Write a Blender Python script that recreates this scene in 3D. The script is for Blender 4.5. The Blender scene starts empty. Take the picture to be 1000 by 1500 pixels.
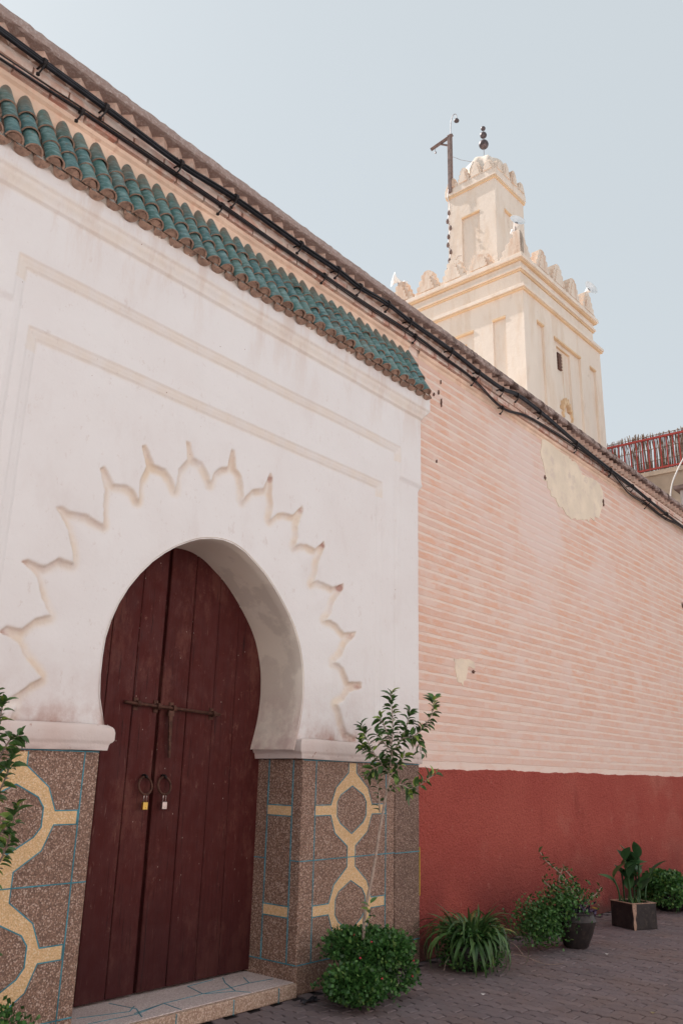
import bpy, math, random
import numpy as np
from mathutils import Vector, Matrix
from mathutils.geometry import tessellate_polygon
RAD = math.radians
random.seed(7); rng = np.random.default_rng(7)
scene = bpy.context.scene

# ------------------------------------------------------------------ camera
PITCH, ROLL, YAW, FPX, EYE = RAD(17.2), RAD(1.39), RAD(39.87), 1229.8, 1.6
fw = Vector((math.cos(YAW)*math.cos(PITCH), math.sin(YAW)*math.cos(PITCH), math.sin(PITCH)))
rt = fw.cross(Vector((0, 0, 1))).normalized(); up = rt.cross(fw)
c_, s_ = math.cos(ROLL), math.sin(ROLL)
rt, up = rt*c_ + up*s_, up*c_ - rt*s_
cd = bpy.data.cameras.new('camera'); cam = bpy.data.objects.new('camera', cd)
scene.collection.objects.link(cam); scene.camera = cam
m = Matrix((rt, up, -fw)).transposed().to_4x4(); m.translation = (0, 0, EYE); cam.matrix_world = m
cd.sensor_fit = 'VERTICAL'; cd.sensor_height = 36; cd.sensor_width = 24
cd.lens = FPX/1500*36; cd.clip_start = .05; cd.clip_end = 500
O = Vector((0, 0, EYE))
def ray(x, y): return fw + rt*((x-500)/FPX) + up*((750-y)/FPX)
def at_y(x, y, Y): d = ray(x, y); return O + d*(Y/d.y)
def at_x(x, y, X): d = ray(x, y); return O + d*(X/d.x)
def at_ground(x, y, z=0.): d = ray(x, y); return O + d*((z-EYE)/d.z)

# ------------------------------------------------------------------ sky, sun, exposure
SUN_EL, SUN_AZ = RAD(46), math.atan2(-.10, 1.0)      # azimuth clockwise from +Y
world = bpy.data.worlds.new('World'); scene.world = world; world.use_nodes = True
wt = world.node_tree; wt.nodes.clear()
sky = wt.nodes.new('ShaderNodeTexSky'); sky.sky_type = 'NISHITA'; sky.sun_disc = False
sky.sun_elevation = SUN_EL; sky.sun_rotation = SUN_AZ
sky.air_density = 1.0; sky.dust_density = 2.0; sky.ozone_density = 1.5; sky.altitude = 400
hs = wt.nodes.new('ShaderNodeHueSaturation'); hs.inputs['Saturation'].default_value = .40
bg = wt.nodes.new('ShaderNodeBackground'); bg.inputs['Strength'].default_value = .089
wo = wt.nodes.new('ShaderNodeOutputWorld')
wt.links.new(sky.outputs[0], hs.inputs['Color']); hz = wt.nodes.new('ShaderNodeMix'); hz.data_type = 'RGBA'; hz.inputs[0].default_value = .76     # thin even haze over the whole sky
hz.inputs[7].default_value = (5.55, 6.1, 6.4, 1); wt.links.new(hs.outputs[0], hz.inputs[6]); wt.links.new(hz.outputs[2], bg.inputs[0]); wt.links.new(bg.outputs[0], wo.inputs[0])
sl = bpy.data.lights.new('sun', 'SUN'); sl.energy = 5.0; sl.angle = RAD(.53); sl.color = (1, .955, .915)
sun = bpy.data.objects.new('sun', sl); scene.collection.objects.link(sun)
sdir = Vector((math.sin(SUN_AZ)*math.cos(SUN_EL), math.cos(SUN_AZ)*math.cos(SUN_EL), math.sin(SUN_EL)))
sun.rotation_euler = (-sdir).to_track_quat('-Z', 'Y').to_euler(); sun.location = (0, 0, 30)
vs = scene.view_settings; vs.view_transform = 'Standard'; vs.look = 'None'; vs.gamma = 1; vs.exposure = 0.53
vs.use_curve_mapping = False

# ------------------------------------------------------------------ object helpers
def link(o, parent=None):
    scene.collection.objects.link(o)
    if parent is not None: o.parent = parent
    return o
def thing(name, label, cat, loc=(0, 0, 0), rz=0., group=None):
    o = bpy.data.objects.new(name, None); o.empty_display_size = .1
    o.location = loc; o.rotation_euler = (0, 0, rz)
    o['label'] = label; o['category'] = cat
    if group: o['group'] = group
    return link(o)
def tag(o, label, cat, group=None):
    o['label'] = label; o['category'] = cat
    if group: o['group'] = group
    return o
class MB:
    def __init__(s): s.v = []; s.f = []; s.m = []
    def add(s, vs_, fs, mi=0):
        n = len(s.v); s.v += [tuple(v) for v in vs_]; s.f += [tuple(i+n for i in f) for f in fs]; s.m += [mi]*len(fs); return s
    def box(s, a, b, mi=0):
        (x0, y0, z0), (x1, y1, z1) = a, b
        return s.add([(x0,y0,z0),(x1,y0,z0),(x1,y1,z0),(x0,y1,z0),(x0,y0,z1),(x1,y0,z1),(x1,y1,z1),(x0,y1,z1)],
                     [(0,3,2,1),(4,5,6,7),(0,1,5,4),(1,2,6,5),(2,3,7,6),(3,0,4,7)], mi)
    def tube(s, pts, r, seg=8, mi=0, caps=True):
        pts = [Vector(p) for p in pts]; n = len(pts); rs = r if isinstance(r, (list, tuple)) else [r]*n
        ref = None; vs_ = []
        for i, p in enumerate(pts):
            d = (pts[min(i+1, n-1)] - pts[max(i-1, 0)]).normalized()
            if ref is None: ref = Vector((0, 0, 1)) if abs(d.z) < .9 else Vector((1, 0, 0))
            u = d.cross(ref).normalized(); w = u.cross(d); ref = w
            for k in range(seg):
                a = 2*math.pi*k/seg; vs_.append(p + (u*math.cos(a) + w*math.sin(a))*rs[i])
        fs = [(i*seg+k, i*seg+(k+1) % seg, (i+1)*seg+(k+1) % seg, (i+1)*seg+k) for i in range(n-1) for k in range(seg)]
        if caps: fs += [tuple(range(seg))[::-1], tuple((n-1)*seg+k for k in range(seg))]
        return s.add(vs_, fs, mi)
    def lathe(s, prof, c=(0, 0, 0), seg=20, mi=0):
        n = len(prof); vs_ = [(c[0]+r*math.cos(2*math.pi*k/seg), c[1]+r*math.sin(2*math.pi*k/seg), c[2]+z) for r, z in prof for k in range(seg)]
        fs = [(i*seg+k, i*seg+(k+1) % seg, (i+1)*seg+(k+1) % seg, (i+1)*seg+k) for i in range(n-1) for k in range(seg)]
        if prof[0][0] > 1e-4: fs.append(tuple(range(seg))[::-1])
        if prof[-1][0] > 1e-4: fs.append(tuple((n-1)*seg+k for k in range(seg)))
        return s.add(vs_, fs, mi)
    def prism(s, poly, fn, a, b, holes=(), mi=0):
        """poly in 2D, fn(u,v,w)->xyz, extruded from w=a to w=b"""
        loops = [list(poly)] + [list(h) for h in holes]
        flat = [p for l in loops for p in l]; N = len(flat)
        tris = tessellate_polygon([[Vector((p[0], p[1], 0)) for p in l] for l in loops])
        vs_ = [fn(p[0], p[1], a) for p in flat] + [fn(p[0], p[1], b) for p in flat]
        fs = [tuple(t) for t in tris] + [tuple(i+N for i in reversed(t)) for t in tris]
        o = 0
        for l in loops:
            k = len(l); fs += [(o+i, o+(i+1) % k, o+(i+1) % k+N, o+i+N) for i in range(k)]; o += k
        return s.add(vs_, fs, mi)
    def mesh(s, name):
        me = bpy.data.meshes.new(name); me.from_pydata(s.v, [], s.f); me.update(); return me
    def build(s, name, mats, parent=None, smooth=False, bevel=0, loc=None, fix=True, ang=None):
        me = s.mesh(name)
        mats = mats if isinstance(mats, (list, tuple)) else [mats]
        for q in mats: me.materials.append(q)
        if len(mats) > 1: me.polygons.foreach_set('material_index', s.m)
        if fix:
            import bmesh
            bm = bmesh.new(); bm.from_mesh(me); bmesh.ops.recalc_face_normals(bm, faces=bm.faces); bm.to_mesh(me); bm.free()
        if smooth: me.polygons.foreach_set('use_smooth', [True]*len(me.polygons))
        if ang is not None:
            me.polygons.foreach_set('use_smooth', [True]*len(me.polygons)); me.set_sharp_from_angle(angle=RAD(ang))
        o = link(bpy.data.objects.new(name, me), parent)
        if loc: o.location = loc
        if bevel:
            b = o.modifiers.new('bevel', 'BEVEL'); b.width = bevel; b.segments = 2; b.limit_method = 'ANGLE'; b.angle_limit = RAD(40)
        return o
def inst(name, me, parent, loc=(0, 0, 0), rot=None, scale=None, mat=None):
    o = bpy.data.objects.new(name, me); link(o, parent); o.location = loc
    if mat is not None: o.matrix_local = mat
    if rot is not None: o.rotation_euler = rot
    if scale is not None: o.scale = scale
    return o
def spline(pts, n):
    pts = [Vector(p) for p in pts]; out = []
    P = [2*pts[0]-pts[1]] + pts + [2*pts[-1]-pts[-2]]
    for i in range(1, len(P)-2):
        for k in range(n):
            t = k/n; a, b, c, d = P[i-1], P[i], P[i+1], P[i+2]
            out.append(.5*((2*b) + (c-a)*t + (2*a-5*b+4*c-d)*t*t + (3*b-a-3*c+d)*t**3))
    return out + [pts[-1]]
XZ = lambda u, v, w: (u, w, v)

# ------------------------------------------------------------------ materials
class NT:
    def __init__(s, name, rough=.85, spec=.3):
        s.mat = bpy.data.materials.new(name); s.mat.use_nodes = True; t = s.t = s.mat.node_tree
        s.b = t.nodes['Principled BSDF']; s.b.inputs['Roughness'].default_value = rough; s.b.inputs['Specular IOR Level'].default_value = spec
        s.geo = t.nodes.new('ShaderNodeNewGeometry'); s.tc = t.nodes.new('ShaderNodeTexCoord')
        s.P = s.geo.outputs['Position']; s.isl = s.geo.outputs['Random Per Island']
        s.oi = t.nodes.new('ShaderNodeObjectInfo'); s.rnd = s.oi.outputs['Random']
    def n(s, kind, **kw):
        q = s.t.nodes.new('ShaderNode'+kind)
        for k, v in kw.items(): setattr(q, k, v)
        return q
    def put(s, sock, v):
        if hasattr(v, 'is_output') or isinstance(v, bpy.types.NodeSocket): s.t.links.new(v, sock)
        else: sock.default_value = v
    def vec(s, scale=(1, 1, 1), off=(0, 0, 0), src=None):
        q = s.n('Mapping'); s.put(q.inputs['Vector'], src or s.P); q.inputs['Scale'].default_value = scale; q.inputs['Location'].default_value = off
        return q.outputs[0]
    def noise(s, scale, detail=4, rough=.55, vec=None, dist=0):
        q = s.n('TexNoise'); s.put(q.inputs['Vector'], vec or s.P); q.inputs['Scale'].default_value = scale
        q.inputs['Detail'].default_value = detail; q.inputs['Roughness'].default_value = rough; q.inputs['Distortion'].default_value = dist
        return q.outputs['Fac']
    def vor(s, scale, feature='F1', vec=None, out='Distance', rnd=1.):
        q = s.n('TexVoronoi', feature=feature); s.put(q.inputs['Vector'], vec or s.P); q.inputs['Scale'].default_value = scale
        q.inputs['Randomness'].default_value = rnd
        return q.outputs[out]
    def math(s, op, a, b=0., clamp=False):
        q = s.n('Math', operation=op, use_clamp=clamp); s.put(q.inputs[0], a); s.put(q.inputs[1], b); return q.outputs[0]
    def rng(s, v, a, b, c=0., d=1.):
        q = s.n('MapRange'); q.interpolation_type = 'SMOOTHSTEP'
        for i, x in enumerate((v, a, b, c, d)): s.put(q.inputs[i], x)
        return q.outputs[0]
    def mix(s, f, a, b, mode='MIX'):
        q = s.n('Mix', data_type='RGBA', blend_type=mode); s.put(q.inputs['Factor'], f)
        for k, v in (('A', a), ('B', b)):
            sk = [i for i in q.inputs if i.name == k and i.type == 'RGBA'][0]
            s.put(sk, (*v, 1) if isinstance(v, tuple) and len(v) == 3 else v)
        return [o for o in q.outputs if o.type == 'RGBA'][0]
    def ramp(s, f, stops, const=False):
        q = s.n('ValToRGB'); s.put(q.inputs[0], f); cr = q.color_ramp
        if const: cr.interpolation = 'CONSTANT'
        while len(cr.elements) < len(stops): cr.elements.new(.5)
        for e, (p, c) in zip(cr.elements, stops): e.position = p; e.color = (*c, 1)
        return q.outputs[0]
    def sep(s, v=None):
        q = s.n('SeparateXYZ'); s.put(q.inputs[0], v or s.P); return q.outputs
    def attr(s, name):
        q = s.n('Attribute'); q.attribute_name = name; return q.outputs['Fac']
    def bump(s, h, dist=.01, strength=1.):
        q = s.n('Bump'); s.put(q.inputs['Height'], h); q.inputs['Distance'].default_value = dist; q.inputs['Strength'].default_value = strength
        if s.b.inputs['Normal'].is_linked: s.t.links.new(s.b.inputs['Normal'].links[0].from_socket, q.inputs['Normal'])
        s.t.links.new(q.outputs[0], s.b.inputs['Normal'])
    def col(s, c): s.put(s.b.inputs['Base Color'], (*c, 1) if isinstance(c, tuple) and len(c) == 3 else c); return s.mat
M = {}
def mk(name, base, var=.15, scale=6., rough=.85, bump=.003, bscale=40., rnd=0., spec=.3, dirt=None, metal=0.):
    k = NT(name, rough, spec); dark = tuple(c*(1-var) for c in base); lite = tuple(min(1, c*(1+var)) for c in base)
    c = k.mix(k.rng(k.noise(scale), .3, .7), dark, lite)
    if rnd: c = k.mix(k.math('MULTIPLY', k.rnd, rnd), c, tuple(x*.35 for x in base))
    if dirt: c = k.mix(k.rng(k.noise(scale*2.3, 6, .65), .52, .68), c, dirt)
    k.col(c); k.b.inputs['Metallic'].default_value = metal
    if bump: k.bump(k.noise(bscale, 5, .6), bump)
    M[name] = k.mat; return k.mat
# white limewashed plaster of the gateway
k = NT('white_plaster', .9, .2)
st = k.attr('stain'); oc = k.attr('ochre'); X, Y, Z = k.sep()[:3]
c = k.mix(k.rng(k.noise(1.3, 5), .35, .7), (.825, .785, .768), (.80, .75, .73))
c = k.mix(k.math('MULTIPLY', k.rng(k.noise(3.2, 7, .62, k.vec((1, 1, .45))), .52, .72), .32), c, (.71, .63, .60))
c = k.mix(k.math('MULTIPLY', k.rng(k.noise(9, 6, .7, k.vec((1, 1, .5), (3, 1, 0))), .62, .72), .35), c, (.60, .48, .43))
c = k.mix(k.math('MULTIPLY', oc, k.rng(k.noise(7, 4), .25, .7, .35, 1.)), c, (.80, .66, .52))  # ochre tint: warm bounced light and some grime put into the colour
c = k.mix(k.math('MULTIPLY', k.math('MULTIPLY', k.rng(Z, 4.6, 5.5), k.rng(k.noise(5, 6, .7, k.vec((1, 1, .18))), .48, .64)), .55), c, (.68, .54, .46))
c = k.mix(k.rng(k.noise(22, 7, .75, k.vec((1, 1, .7))), .60, .66, 0, .35), c, (.64, .54, .49))
c = k.mix(k.math('MULTIPLY', st, k.rng(k.noise(5, 6, .65), .3, .75), True), c, (.50, .31, .26))
sp = k.rng(k.vor(9), .045, .03)
c = k.mix(k.math('MULTIPLY', sp, k.rng(k.noise(2.1), .55, .65)), c, (.34, .2, .15))
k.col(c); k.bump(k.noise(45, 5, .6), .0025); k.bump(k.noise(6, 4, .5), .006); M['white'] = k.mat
k = NT('capital_plaster', .9, .2)
c = k.mix(k.rng(k.noise(2.5, 5), .35, .7), (.70, .60, .56), (.66, .52, .47))
c = k.mix(k.rng(k.noise(14, 5, .7), .62, .70), c, (.42, .22, .16))
k.col(c); k.bump(k.noise(30, 5, .6), .004); M['capital'] = k.mat
k = NT('reveal_plaster', .85, .25)
X, Y, Z = k.sep()[:3]
c = k.mix(k.rng(k.noise(1.8, 5), .35, .7), (.88, .79, .69), (.85, .75, .64))
c = k.mix(k.math('MULTIPLY', k.rng(k.noise(2.6, 6, .6), .52, .6), .5), c, (.62, .53, .46))
c = k.mix(k.math('MULTIPLY', k.rng(Z, 2.45, 1.8), k.rng(k.noise(4, 6, .65), .3, .7)), c, (.58, .42, .38))
k.col(c); k.bump(k.noise(35, 5, .6), .002); M['reveal'] = k.mat
# salmon wall
def whitewash(k):
    X, Y, Z = k.sep()[:3]
    def blob(x, z, sx, sz):
        a = k.math('DIVIDE', k.math('SUBTRACT', X, x), sx); b = k.math('DIVIDE', k.math('SUBTRACT', Z, z), sz)
        d = k.math('SQRT', k.math('ADD', k.math('MULTIPLY', a, a), k.math('MULTIPLY', b, b)))
        d = k.math('ADD', d, k.math('MULTIPLY', k.math('SUBTRACT', k.noise(2.2, 6, .65), .5), 1.1))
        return k.rng(d, 1.05, .55)
    w = k.math('MAXIMUM', blob(9.75, 4.85, .8, .85), blob(9.3, 5.5, .5, .45))
    w = k.math('MULTIPLY', w, .85)
    w = k.math('MAXIMUM', w, k.math('MULTIPLY', k.rng(k.noise(.75, 5, .6, k.vec((1, 1, 1.6))), .50, .66), .5))
    w = k.math('MAXIMUM', w, k.math('MULTIPLY', k.rng(Z, 2.9, 1.7), .4))
    return w
k = NT('pink_course', .92, .2); w = whitewash(k)
c = k.mix(k.noise(5, 6, .65), (.80, .455, .315), (.78, .49, .37))
c = k.mix(k.rng(k.noise(3.4, 7, .75, k.vec((.6, 1, 1.5), (3, 0, 9))), .46, .58, 0, .75), c, (.81, .65, .57))
c = k.mix(k.math('MULTIPLY', k.rng(k.noise(9, 7, .72, k.vec((.7, 1, 2.6))), .42, .60), .75), c, (.78, .58, .50))
c = k.mix(k.math('MULTIPLY', k.rnd, .30), c, (.68, .41, .32))
xb = k.math('FLOOR', k.math('ADD', k.math('DIVIDE', k.sep()[0], .275), k.math('MULTIPLY', k.rnd, 37.)))
wn = k.n('TexWhiteNoise', noise_dimensions='2D'); cx = k.n('CombineXYZ'); k.put(cx.inputs[0], xb); k.put(cx.inputs[1], k.math('MULTIPLY', k.rnd, 91.)); k.put(wn.inputs['Vector'], cx.outputs[0])
c = k.mix(k.math('MULTIPLY', k.rng(wn.outputs['Value'], .35, 1.), .22), c, (.72, .38, .26))
c = k.mix(k.math('MULTIPLY', k.rng(wn.outputs['Value'], .35, .0), .28), c, (.81, .60, .50))
c = k.mix(k.math('MULTIPLY', w, .85), c, (.80, .64, .58))
k.col(c); k.bump(k.noise(55, 5, .65), .003); M['course'] = k.mat
k = NT('pink_joint_plaster', .92, .2); w = whitewash(k)
c = k.mix(k.noise(4, 5, .6), (.84, .69, .60), (.82, .64, .54))
c = k.mix(k.math('MULTIPLY', w, .8), c, (.81, .66, .60))
c = k.mix(k.rng(k.noise(6, 7, .72, k.vec((.6, 1, 2)), .2), .47, .62, 0, .6), c, (.78, .54, .44))
k.col(c); k.bump(k.noise(60, 5, .6), .003); M['joint'] = k.mat
mk('beige_patch', (.83, .69, .54), .07, 3, .9, .003, 30, dirt=(.74, .60, .49)); mk('peach_paint', (.80, .57, .43), .10, 3.5, .9, .003, 30, dirt=(.74, .47, .34))
k = NT('red_stucco', .95, .15); X, Y, Z = k.sep()[:3]
c = k.mix(k.rng(k.noise(1.1, 5, .6), .3, .7), (.385, .078, .058), (.46, .112, .080))
c = k.mix(k.rng(k.noise(95, 2, .6), .42, .66), c, (.48, .11, .09))
c = k.mix(k.math('MULTIPLY', k.rng(k.noise(.9, 5, .6, k.vec((1, 1, 1.2), (4, 0, 3))), .5, .72), .6), c, (.54, .20, .15))
c = k.mix(k.rng(k.noise(60, 3, .7), .50, .62, 0, .55), c, (.20, .028, .028))
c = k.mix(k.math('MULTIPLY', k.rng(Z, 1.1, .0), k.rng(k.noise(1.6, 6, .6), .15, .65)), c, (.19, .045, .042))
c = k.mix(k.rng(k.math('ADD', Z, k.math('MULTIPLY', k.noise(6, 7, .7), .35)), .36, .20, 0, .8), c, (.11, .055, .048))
c = k.mix(k.rng(k.noise(7, 8, .8, k.vec((1, 1, 1), (11, 0, 2))), .60, .68, 0, .55), c, (.58, .26, .20))
c = k.mix(k.rng(k.noise(2.2, 8, .75, k.vec((1, 1, .5), (21, 0, 2))), .54, .70, 0, .5), c, (.26, .055, .045))
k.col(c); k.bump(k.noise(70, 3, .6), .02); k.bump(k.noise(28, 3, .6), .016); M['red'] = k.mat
# exposed-aggregate terrazzo
def terrazzo(name, cols, scale=120., bump=.0035, dirtlow=None):
    k = NT(name, .75, .35)
    q = k.n('TexVoronoi'); k.put(q.inputs['Vector'], k.P); q.inputs['Scale'].default_value = scale
    s = k.n('SeparateColor'); k.t.links.new(q.outputs['Color'], s.inputs[0])
    cols = [tuple(min(.9, x*g_) for x, g_ in zip(c9, (1.22, 1.12, 1.05))) for c9 in cols]; n = len(cols); c = k.ramp(s.outputs[0], [(i/n, cols[i]) for i in range(n)], True)
    c = k.mix(.26, c, tuple(sum(x[i_] for x in cols)/n for i_ in range(3)))
    e = k.rng(q.outputs['Distance'], .55, .8)
    c = k.mix(k.math('MULTIPLY', e, .75), c, cols[0])
    c = k.mix(k.rng(k.noise(2.2, 4), .3, .7, .0, .22), c, tuple(x*.6 for x in cols[1]), 'MIX')
    k.col(c); k.bump(k.math('ADD', q.outputs['Distance'], s.outputs[1]), bump); M[name] = k.mat
terrazzo('terrazzo_brown', [(.12,.075,.06),(.20,.12,.09),(.30,.19,.14),(.24,.15,.115),(.43,.31,.25),(.16,.10,.08),(.32,.215,.165),(.56,.45,.39)])
terrazzo('terrazzo_dark', [(.08,.05,.042),(.14,.088,.07),(.20,.13,.10),(.16,.10,.082),(.31,.22,.18),(.11,.07,.058),(.23,.155,.12),(.42,.33,.28)])
terrazzo('terrazzo_yellow', [(.56,.38,.20),(.68,.48,.27),(.74,.55,.34),(.64,.44,.24),(.78,.62,.44),(.68,.47,.26),(.72,.52,.31),(.60,.41,.22)])
terrazzo('terrazzo_pink', [(.44,.36,.36),(.58,.52,.53),(.68,.63,.64),(.54,.46,.46),(.76,.72,.72),(.62,.56,.57),(.46,.38,.37),(.66,.60,.61)], 140)
terrazzo('terrazzo_riser', [(.30,.20,.15),(.44,.33,.26),(.54,.43,.36),(.38,.26,.20),(.62,.52,.45),(.48,.37,.30),(.26,.17,.13),(.52,.41,.33)], 110)
mk('blue_strip', (.07, .25, .31), .3, 9, .6, .001, 60)
mk('terracotta', (.36, .23, .17), .25, 14, .85, .003, 60, dirt=(.20, .13, .10))
mk('mortar', (.74, .66, .58), .12, 9, .95, .008, 22, dirt=(.60, .46, .35))
k = NT('green_glaze', .38, .5)
c = k.ramp(k.rnd, [(0., (.04, .115, .108)), (.25, (.085, .19, .17)), (.45, (.055, .145, .155)), (.7, (.13, .22, .19)), (.9, (.045, .10, .10)), (1., (.19, .20, .165))])
c = k.mix(k.rng(k.noise(16, 5, .6, k.vec((1, 1, 2.5))), .42, .66), c, (.20, .31, .30))
c = k.mix(k.rng(k.noise(26, 6, .7), .57, .66), c, (.19, .15, .12))
top = k.rng(k.sep()[2], 5.76, 5.98)
c = k.mix(k.math('MULTIPLY', top, k.rng(k.noise(12, 4), .3, .6)), c, (.17, .15, .12))
k.col(c); k.put(k.b.inputs['Roughness'], k.rng(k.noise(20), .3, .7, .3, .6)); k.bump(k.noise(30, 3), .003); M['glaze'] = k.mat
mk('cornice_brick', (.64, .44, .35), .2, 11, .92, .006, 35, rnd=.25, dirt=(.70, .54, .45))
k = NT('washed_brick', .92, .2)
c = k.ramp(k.rnd, [(0, (.58, .29, .22)), (.3, (.64, .40, .31)), (.6, (.70, .52, .43)), (1, (.55, .25, .19))])
c = k.mix(k.rng(k.noise(9, 6, .65), .42, .62), c, (.74, .60, .52)); k.col(c); k.bump(k.noise(40, 5), .004); M['wbrick'] = k.mat
k = NT('old_coping', .95, .2)
c = k.mix(k.noise(9, 6, .7), (.27, .18, .16), (.50, .38, .33)); c = k.mix(k.rng(k.noise(38, 5, .7), .5, .62), c, (.50, .40, .36))
xx = k.sep()[0]
c = k.mix(k.math('MULTIPLY', k.rng(xx, 5.5, 8.5), k.rng(k.noise(5, 7, .7, k.vec((1, 1, 1))), .45, .6)), c, (.10, .06, .05))
k.col(c); k.bump(k.noise(60, 6, .7), .012); M['coping'] = k.mat
# weathered door planks
k = NT('door_wood', .55, .18)
v = k.vec((1, 1, .06)); tint = k.rnd
c = k.mix(k.noise(26, 6, .6, v, .6), (.052, .0095, .0085), (.098, .021, .018))
c = k.mix(k.math('MULTIPLY', tint, .35), c, (.11, .022, .02))
c = k.mix(k.math('MULTIPLY', k.rng(k.noise(7, 7, .75, k.vec((1, 1, .6))), .62, .70), .6), c, (.18, .07, .055))
c = k.mix(k.rng(k.noise(3.2, 8, .78, k.vec((1, 1, .5), (2, 0, 5))), .50, .64, 0, .65), c, (.15, .052, .040))
c = k.mix(k.rng(k.noise(11, 9, .82, k.vec((1, 1, .8), (9, 0, 5))), .60, .66, 0, .6), c, (.24, .11, .085))
c = k.mix(k.math('MULTIPLY', k.rng(k.noise(48, 6, .75, k.vec((1, 1, .12))), .60, .68), .7), c, (.21, .10, .08))
c = k.mix(k.rng(k.vor(14, vec=k.vec((1, 1, .55), (.3, 0, .1))), .05, .03), c, (.42, .30, .26))
zz = k.sep()[2]
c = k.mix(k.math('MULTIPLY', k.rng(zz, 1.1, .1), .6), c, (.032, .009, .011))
c = k.mix(k.rng(k.noise(60, 5, .7, k.vec((1, 1, .03)), .3), .60, .66, 0, .8), c, (.014, .006, .007))
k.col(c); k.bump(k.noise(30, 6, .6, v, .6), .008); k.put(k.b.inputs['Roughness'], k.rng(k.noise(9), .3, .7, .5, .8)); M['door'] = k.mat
mk('rusty_iron', (.10, .045, .032), .35, 25, .6, .003, 60, metal=.5); mk('dark_iron', (.035, .028, .028), .3, 25, .55, .002, 60, metal=.6)
mk('brass', (.62, .40, .10), .1, 20, .35, 0, metal=.9); mk('steel', (.55, .45, .42), .1, 20, .35, 0, metal=.9)
mk('black_rubber', (.022, .021, .026), .3, 8, .5, .001, 60); mk('brown_rubber', (.045, .03, .03), .3, 8, .55, .001, 60)
# paving
def paver_mat(name, src):
    k = NT(name, .8, .3); r = k.rnd if src == 'o' else k.isl
    c = k.ramp(r, [(0, (.140, .110, .116)), (.4, (.185, .145, .152)), (.7, (.162, .128, .136)), (1, (.215, .168, .172))])
    c = k.mix(k.rng(k.noise(1.3, 6, .65), .42, .68), c, (.175, .125, .118))
    c = k.mix(k.rng(k.noise(2.6, 6, .7, k.vec((1, 1, 1), (5, 2, 0))), .56, .7, 0, .55), c, (.10, .075, .075))
    c = k.mix(k.rng(k.noise(160, 3, .6), .5, .7, 0, .4), c, (.22, .19, .18))
    k.col(c); k.bump(k.noise(120, 4, .6), .003); k.put(k.b.inputs['Roughness'], k.rng(k.noise(8), .3, .7, .62, .9)); M[name] = k.mat
paver_mat('paver', 'o'); paver_mat('paver_field', 'i')
mk('joint_sand', (.030, .023, .024), .25, 20, .95, .004, 80); mk('ground_dust', (.30, .25, .23), .2, 1.2, .95, .004, 30)
# minaret
def minaret_mat(name, base, dirt, n=.6):
    k = NT(name, .92, .2)
    c = k.mix(k.rng(k.noise(.9, 6, .6, k.vec((1, 1, .35))), .3, .7), base, tuple(x*.93 for x in base))
    c = k.mix(k.rng(k.noise(2.4, 8, .7, k.vec((1, 1, .22))), .46, .66, 0, n), c, dirt)
    c = k.mix(k.rng(k.noise(1.1, 9, .75, k.vec((1, 1, .8), (7, 3, 1))), .62, .67, 0, n*.6), c, tuple(x*.78 for x in dirt))
    k.col(c); k.bump(k.noise(5, 7, .65), .012); M[name] = k.mat
minaret_mat('cream_lime', (.84, .715, .61), (.72, .56, .43), .6); minaret_mat('ochre_bounce_lime', (.78, .56, .36), (.68, .46, .28)); minaret_mat('frilled_lime', (.80, .67, .56), (.64, .44, .32), .9)  # orange lime carries bounced light and dirt of ledge undersides in its colour
mk('old_wood', (.20, .14, .125), .25, 8, .85, .004, 40); mk('grey_metal', (.30, .27, .27), .2, 12, .5, .001, 30, metal=.3)
mk('copper_ball', (.13, .10, .10), .35, 7, .5, .003, 20, metal=.4); mk('horn_plastic', (.80, .80, .80), .08, 6, .5, 0)
mk('terrace_plaster', (.50, .39, .30), .12, 1.3, .92, .006, 14, dirt=(.42, .32, .25)); mk('terrace_plaster_grey', (.47, .42, .40), .12, 1.6, .92, .006, 14)
mk('bounce_screed', (.70, .62, .56), .12, .8, .95, .005, 8); mk('bounce_facade', (.76, .73, .73), .1, .7, .95, .005, 12)  # pale colours raised so unseen roof and house bounce sunlight
mk('red_paint', (.38, .055, .045), .15, 12, .5, .001, 40); mk('reed', (.26, .19, .14), .35, 18, .9, .002, 60)
mk('white_cable', (.75, .72, .70), .05, 5, .6, 0); mk('hole_dark', (.15, .08, .06), .3, 20, .95, .01, 50)
mk('yellow_paint', (.70, .50, .06), .1, 20, .7, 0)
# plants
def leafmat(name, stops, rnd='i', rough=.45, trans=.12):
    k = NT(name, rough, .4); c = k.ramp(k.isl if rnd == 'i' else k.rnd, stops)
    c = k.mix(k.rng(k.noise(30, 3), .35, .7, 0, .3), c, tuple(x*.6 for x in stops[0][1])); k.col(c)
    t = k.t; tr = t.nodes.new('ShaderNodeBsdfTranslucent'); mx = t.nodes.new('ShaderNodeMixShader'); mx.inputs[0].default_value = trans
    t.links.new(c, tr.inputs[0]); t.links.new(k.b.outputs[0], mx.inputs[1]); t.links.new(tr.outputs[0], mx.inputs[2])
    t.links.new(mx.outputs[0], t.nodes['Material Output'].inputs[0]); M[name] = k.mat
leafmat('ficus_leaf', [(0, (.05, .10, .03)), (.5, (.075, .16, .045)), (.78, (.11, .22, .055)), (1, (.36, .46, .09))], 'o', .35)
leafmat('bush_leaf', [(0, (.022, .075, .018)), (.5, (.05, .14, .032)), (.88, (.09, .22, .05)), (1, (.18, .28, .07))])
leafmat('blade_leaf', [(0, (.035, .085, .03)), (.5, (.06, .13, .035)), (.97, (.11, .21, .06)), (1, (.34, .24, .07))], 'o', .4)
leafmat('canna_leaf', [(0, (.03, .08, .03)), (.6, (.05, .125, .045)), (1, (.085, .18, .05))], 'o', .4, .2)
leafmat('thorn_leaf', [(0, (.03, .07, .022)), (.7, (.07, .12, .03)), (1, (.14, .18, .05))])
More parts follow.
